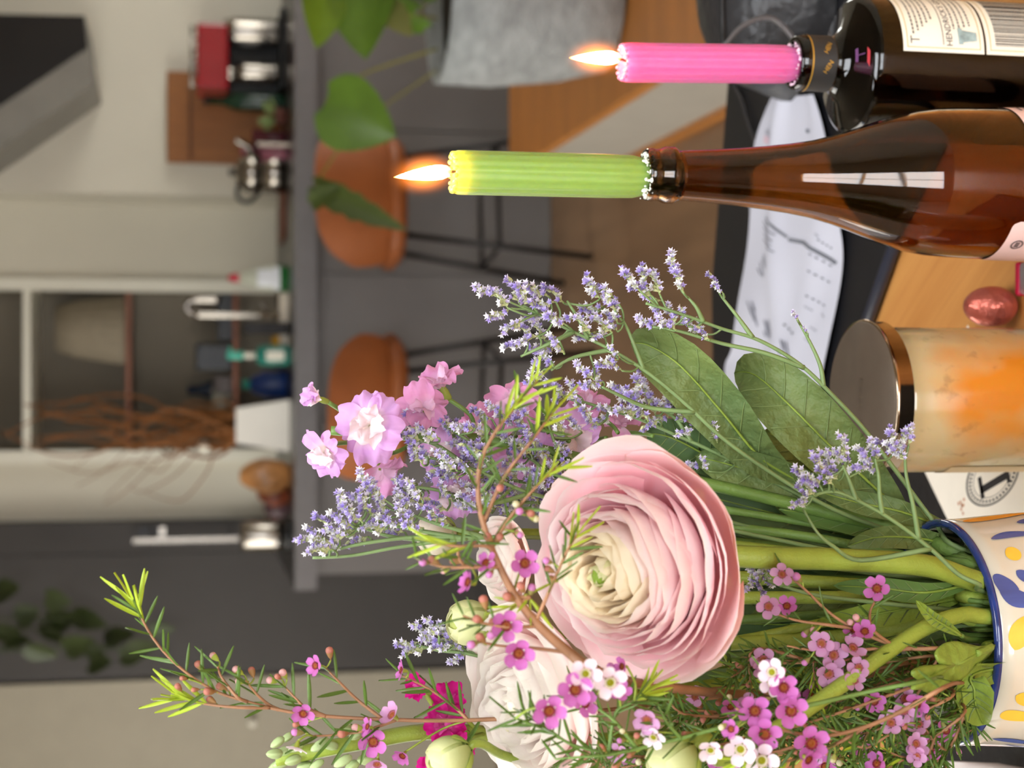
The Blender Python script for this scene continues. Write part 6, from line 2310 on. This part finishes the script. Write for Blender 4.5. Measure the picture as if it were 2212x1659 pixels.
# small sprig among the thick stems
waxflower('thin waxflower sprig among the thick stems above the vase', [(1680, 1225), (1735, 1270), (1800, 1330), (1880, 1375), (1960, 1400), (2040, 1400)], .622,
          [(1690, 1240, 30, 'lilac', (-.2, -.8, .5)), (1895, 1272, 34, 'pink', (.3, -.7, .6)), (1868, 1365, 30, 'pink', (.5, -.6, .3)), (1845, 1362, 28, 'pink', (.6, -.4, .5)), (1775, 1390, 34, 'lilac', (.1, -.7, .5)), (1800, 1415, 36, 'lilac', (.0, -.9, .0)), (1842, 1400, 34, 'lilac', (.6, -.7, -.1)), (1790, 1455, 36, 'lilac', (-.2, -.9, .2)), (1660, 1310, 32, 'lilac', (0, -.9, .3)), (1700, 1310, 28, 'pink', (.4, -.6, .3)), (1855, 1442, 30, 'lilac', (.1, -.8, .4)), (1845, 1470, 28, 'lilac', (.2, -.9, 0)), (1955, 1510, 34, 'lilac', (.2, -.8, .3)), (1925, 1562, 32, 'lilac', (.4, -.7, .4)), (1985, 1565, 32, 'lilac', (.5, -.6, .4)), (1980, 1615, 30, 'lilac', (.2, -.9, .2)), (1888, 1515, 30, 'pink', (0, -.9, .3)), (1895, 1650, 32, 'pink', (.3, -.4, .8))],
          [(1722, 1247, 26, 'pink'), (1740, 1368, 22, 'lilac' if False else 'pink'), (1760, 1360, 22, 'green'), (1772, 1400, 22, 'pink'), (1740, 1430, 20, 'pink'), (1850, 1335, 22, 'green'), (1838, 1345, 20, 'green'), (1960, 1605, 18, 'cream'), (1940, 1590, 18, 'cream'), (2040, 1570, 20, 'cream'), (1935, 1635, 18, 'rust')],
          55, foot=mouth(2100, 1400),
          branches=([(1900, 1285), (1880, 1320), (1885, 1360), (1920, 1390)], [(1660, 1320), (1720, 1340), (1790, 1350), (1850, 1365)], [(1780, 1440), (1830, 1425), (1900, 1410), (1970, 1402)], [(1930, 1570), (1960, 1530), (2000, 1470), (2040, 1405)], [(1700, 1395), (1760, 1405), (1850, 1405), (1950, 1402)]),
          needles=((0, .05, .9, 14, 0), (1, 0, .8, 6, 0), (2, 0, .9, 8, 0), (3, 0, .9, 14, 0), (4, 0, .9, 14, 0), (5, 0, .9, 10, 0)), nl=(36, 60))
# dense tangle of needles at the lower left
rt = random.Random(61)
tang = [((1330, 1660), (1500, 1630), (1750, 1560), (1980, 1480)), ((1450, 1560), (1600, 1545), (1800, 1510), (1990, 1460)), ((1520, 1650), (1700, 1625), (1900, 1560), (2040, 1500)), ((1420, 1500), (1600, 1480), (1800, 1460), (2000, 1430)),
        ((1800, 1655), (1900, 1625), (1990, 1580), (2070, 1525)), ((1880, 1660), (1950, 1640), (2020, 1590), (2085, 1535)), ((1600, 1420), (1750, 1430), (1900, 1430), (2040, 1420)), ((1720, 1500), (1820, 1510), (1930, 1500), (2050, 1470)), ((1990, 1655), (2030, 1620), (2065, 1575), (2095, 1530)),
        ((1180, 1640), (1400, 1645), (1700, 1600), (1960, 1520)), ((1760, 1600), (1850, 1590), (1960, 1550), (2060, 1500)), ((1560, 1600), (1720, 1585), (1880, 1550), (2030, 1490))]
spots = ['reaching below the green bud', 'behind the five pink blossoms', 'along the bottom left', 'running just under the thick stems', 'hanging low at the vase rim', 'lowest at the left edge', 'nearest the thick bent stem', 'above the vase rim', 'drooping over the blue rim', 'starting beneath the white bloom', 'in the middle of the tangle', 'woven through the tangle']
for i, tg in enumerate(tang):
    Yt = .62 + .012 * (i % 5)
    fl, bd = [], []
    for k in range(3):
        t = rt.uniform(0, .8) * 3
        j = int(t)
        x = tg[j][0] + (tg[j + 1][0] - tg[j][0]) * (t - j) + rt.uniform(-40, 40)
        y = tg[j][1] + (tg[j + 1][1] - tg[j][1]) * (t - j) + rt.uniform(-40, 40)
        if k < 2:
            fl.append((x, y, rt.uniform(26, 34), rt.choice(('lilac', 'pink', 'lilac')), None, Yt - .006))
        bd.append((x + rt.uniform(-60, 60), y + rt.uniform(-40, 40), rt.uniform(17, 22), rt.choice(('rust', 'cream', 'pink', 'rust'))))
        bd.append((x + rt.uniform(-60, 60), y + rt.uniform(-40, 40), rt.uniform(17, 22), rt.choice(('rust', 'cream', 'rust'))))
    br = []
    for k in range(3):
        j = rt.randrange(0, 3)
        p = tg[j]
        br.append([(p[0] + rt.uniform(-60, 30), p[1] + rt.uniform(-70, 70)), (p[0] + rt.uniform(20, 60), p[1] + rt.uniform(-30, 30)), (tg[j + 1][0], tg[j + 1][1])])
    waxflower('needle leaved waxflower sprig ' + spots[i], tg, Yt, fl, bd, 70 + i, branches=br, needles=((0, 0, .95, 90, 0), (1, 0, .9, 36, 0), (2, 0, .9, 36, 0), (3, 0, .9, 36, 0), (1, 0, .3, 6, 1)), r=(.0004, .0008), foot=mouth(2090 - (i % 4) * 25, 1430 + 10 * (i % 7)), nl=(34, 62), individual=False)

# ------------------------------------------------------------------ loose foliage round the stems
lf = thing('ranunculus_foliage', 'lobed fresh green ranunculus leaf at the vase rim', 'leaf', mouth(2150, 1400)[1])
e6, f6 = mouth(2160, 1395)
stalk(lf, [at(2110, 1412, .627), at(2140, 1398, .633), e6, f6], .0016, .002, M_leafl, 'leaf_stalk')
LB = [at(2110, 1435, .632), at(2050, 1440, .626), at(1995, 1452, .622), at(1965, 1465, .62)]
# deeply notched blade
ctr_ = at(2030, 1448, .625)
outl = [(2150, 1392), (2110, 1396), (2066, 1386), (2035, 1392), (2018, 1411), (2024, 1428), (2036, 1444), (1998, 1440), (1968, 1450), (1972, 1462), (1984, 1468), (1970, 1478), (1968, 1490), (1986, 1488), (2006, 1497), (2032, 1492), (2057, 1476), (2082, 1462), (2104, 1440), (2135, 1415)]
mb = MB()
O3 = smoothpath([Vector((x, y, 0)) for x, y in outl + outl[:1]], 3)[:-1]
rings = []
for kf in (.0, .3, .6, .85, 1.0):
    for i, p in enumerate(O3):
        x, y = 2062 + (p.x - 2062) * kf, 1436 + (p.y - 1436) * kf
        rings.append(at(x, y, (.604 + .030 * ((x - 1968) / 180)) - .0015 * kf * math.sin(i * .55) + .004 * kf * kf))
no = len(O3)
mb.add(rings, [(r * no + i, r * no + (i + 1) % no, (r + 1) * no + (i + 1) % no, (r + 1) * no + i) for r in range(4) for i in range(no)])
ob = mb.build('leaf_blade', M_leafl, lf)
so = ob.modifiers.new('thick', 'SOLIDIFY')
so.thickness = .0006

lf2 = thing('folded_leaf', 'folded bright green leaf tucked inside the vase rim', 'leaf', mouth(2140, 1520)[1])
bleaf(lf2, [mouth(2140, 1480)[1], at(2118, 1450, .637), at(2105, 1490, .632), at(2110, 1530, .634), at(2125, 1565, .64)], .016, M_leafl, (-.3, -.85, .4), .3)
for i, (pts, wd, lab) in enumerate((
        ([(2080, 1290, .67), (1980, 1310, .665), (1870, 1330, .665), (1760, 1345, .67)], .012, 'narrow dark leaf behind the thick bent stem'),
        ([(2090, 1190, .70), (2000, 1165, .69), (1900, 1160, .69), (1830, 1180, .70)], .011, 'curved olive leaf above the thick straight stem'),
        ([(2100, 1260, .66), (2000, 1280, .655), (1900, 1270, .66), (1800, 1265, .67)], .010, 'slim leaf below the thick straight stem'),
        ([(2080, 1160, .715), (1960, 1110, .71), (1850, 1085, .715), (1760, 1060, .72)], .012, 'long deep green leaf at the right of the stems'),
        ([(2090, 1210, .72), (1950, 1160, .725), (1800, 1120, .73), (1680, 1100, .735)], .014, 'wide shaded leaf behind the statice stems'),
        ([(2100, 1340, .68), (2000, 1360, .68), (1900, 1385, .685), (1800, 1420, .69)], .013, 'shaded leaf low in the middle of the stems'),
        ([(2075, 1372, .63), (2040, 1350, .625), (2010, 1330, .62), (1978, 1296, .615)], .006, 'small pointed leaf beside the thick bent stem'),
        ([(2100, 1310, .70), (1900, 1300, .71), (1750, 1300, .72), (1620, 1330, .73)], .016, 'deep green leaf at the back of the stems'),
        ([(2100, 1400, .71), (1950, 1450, .715), (1800, 1500, .72), (1650, 1540, .725)], .018, 'deep green leaf behind the waxflower tangle'),
        ([(2080, 1230, .745), (1950, 1195, .755), (1750, 1130, .76), (1400, 1040, .765)], .05, 'broad dark leaf filling the gap behind the statice stems'),
        ([(2080, 1290, .745), (1950, 1270, .755), (1750, 1230, .76), (1360, 1170, .765)], .05, 'broad dark leaf behind the thick straight stem'),
        ([(2080, 1350, .745), (1950, 1350, .755), (1750, 1350, .76), (1360, 1340, .765)], .05, 'broad dark leaf behind the thick bent stem'),
        ([(2080, 1420, .74), (1950, 1440, .75), (1750, 1475, .755), (1400, 1520, .76)], .05, 'broad dark leaf deep inside the waxflower tangle'))):
    P3 = [at(*p) for p in pts]
    e7, f7 = mouth(2120, pts[0][1] + 10)
    t_ = thing('foliage_leaf', lab, 'leaf', f7, 'leaves between the stems')
    stalk(t_, [P3[0], e7, f7], .0011, .0014, M_stemd, 'leaf_stalk', 4, 6)
    bleaf(t_, P3, wd, MATS['shade_leaf'] if i > 8 else M_bigleaf if i % 2 else M_leafl if i in (0, 6) else mat('mid_leaf', (92, 120, 58), .5, var=.2, scale=40), (rt.uniform(-.4, .4), -.9, .3), .2)
# bare green stems crowding the vase mouth
for i, (pts, r_, m_) in enumerate((
        ([(1500, 1130, .735), (1750, 1160, .725), (1980, 1205, .71)], .0026, M_stemd), ([(1560, 1100, .74), (1800, 1140, .735), (2000, 1190, .72)], .0022, M_stemd), ([(1420, 1292, .70), (1850, 1290, .69), (2050, 1285, .675)], .0034, M_stemg),
        ([(1430, 1400, .69), (1850, 1370, .68), (2060, 1330, .665)], .0036, M_stemg), ([(1430, 1350, .71), (1880, 1320, .70), (2060, 1300, .68)], .0026, M_stemd), ([(1420, 1430, .71), (1850, 1400, .70), (2050, 1370, .69)], .0026, M_stemd), ([(1450, 1160, .745), (1880, 1200, .74), (2030, 1230, .72)], .003, M_stemd),
        ([(1700, 1115, .745), (1900, 1150, .735), (2040, 1185, .725)], .0024, M_stemd), ([(1430, 1248, .74), (1850, 1255, .73), (2040, 1262, .71)], .003, M_stemd))):
    e8, f8 = mouth(2110, pts[-1][1] + 8)
    P3 = [at(*p) for p in pts]
    t_ = thing('green_shoot', ('slender green stem highest in the bunch', 'green stem crossing beneath the broad leaves', 'pale green stem just under the thick straight stem', 'smooth pale stem below the big bloom', 'thin dark stem behind the statice tuft', 'dark stem bordering the waxflower tangle', 'dark stem behind the thick straight stem', 'dark stem at the right edge of the bunch', 'deep green stem in the middle of the bunch')[i], 'shoot', f8, 'green shoots in the vase')
    stalk(t_, P3 + [e8, f8], r_ * .9, r_, m_)
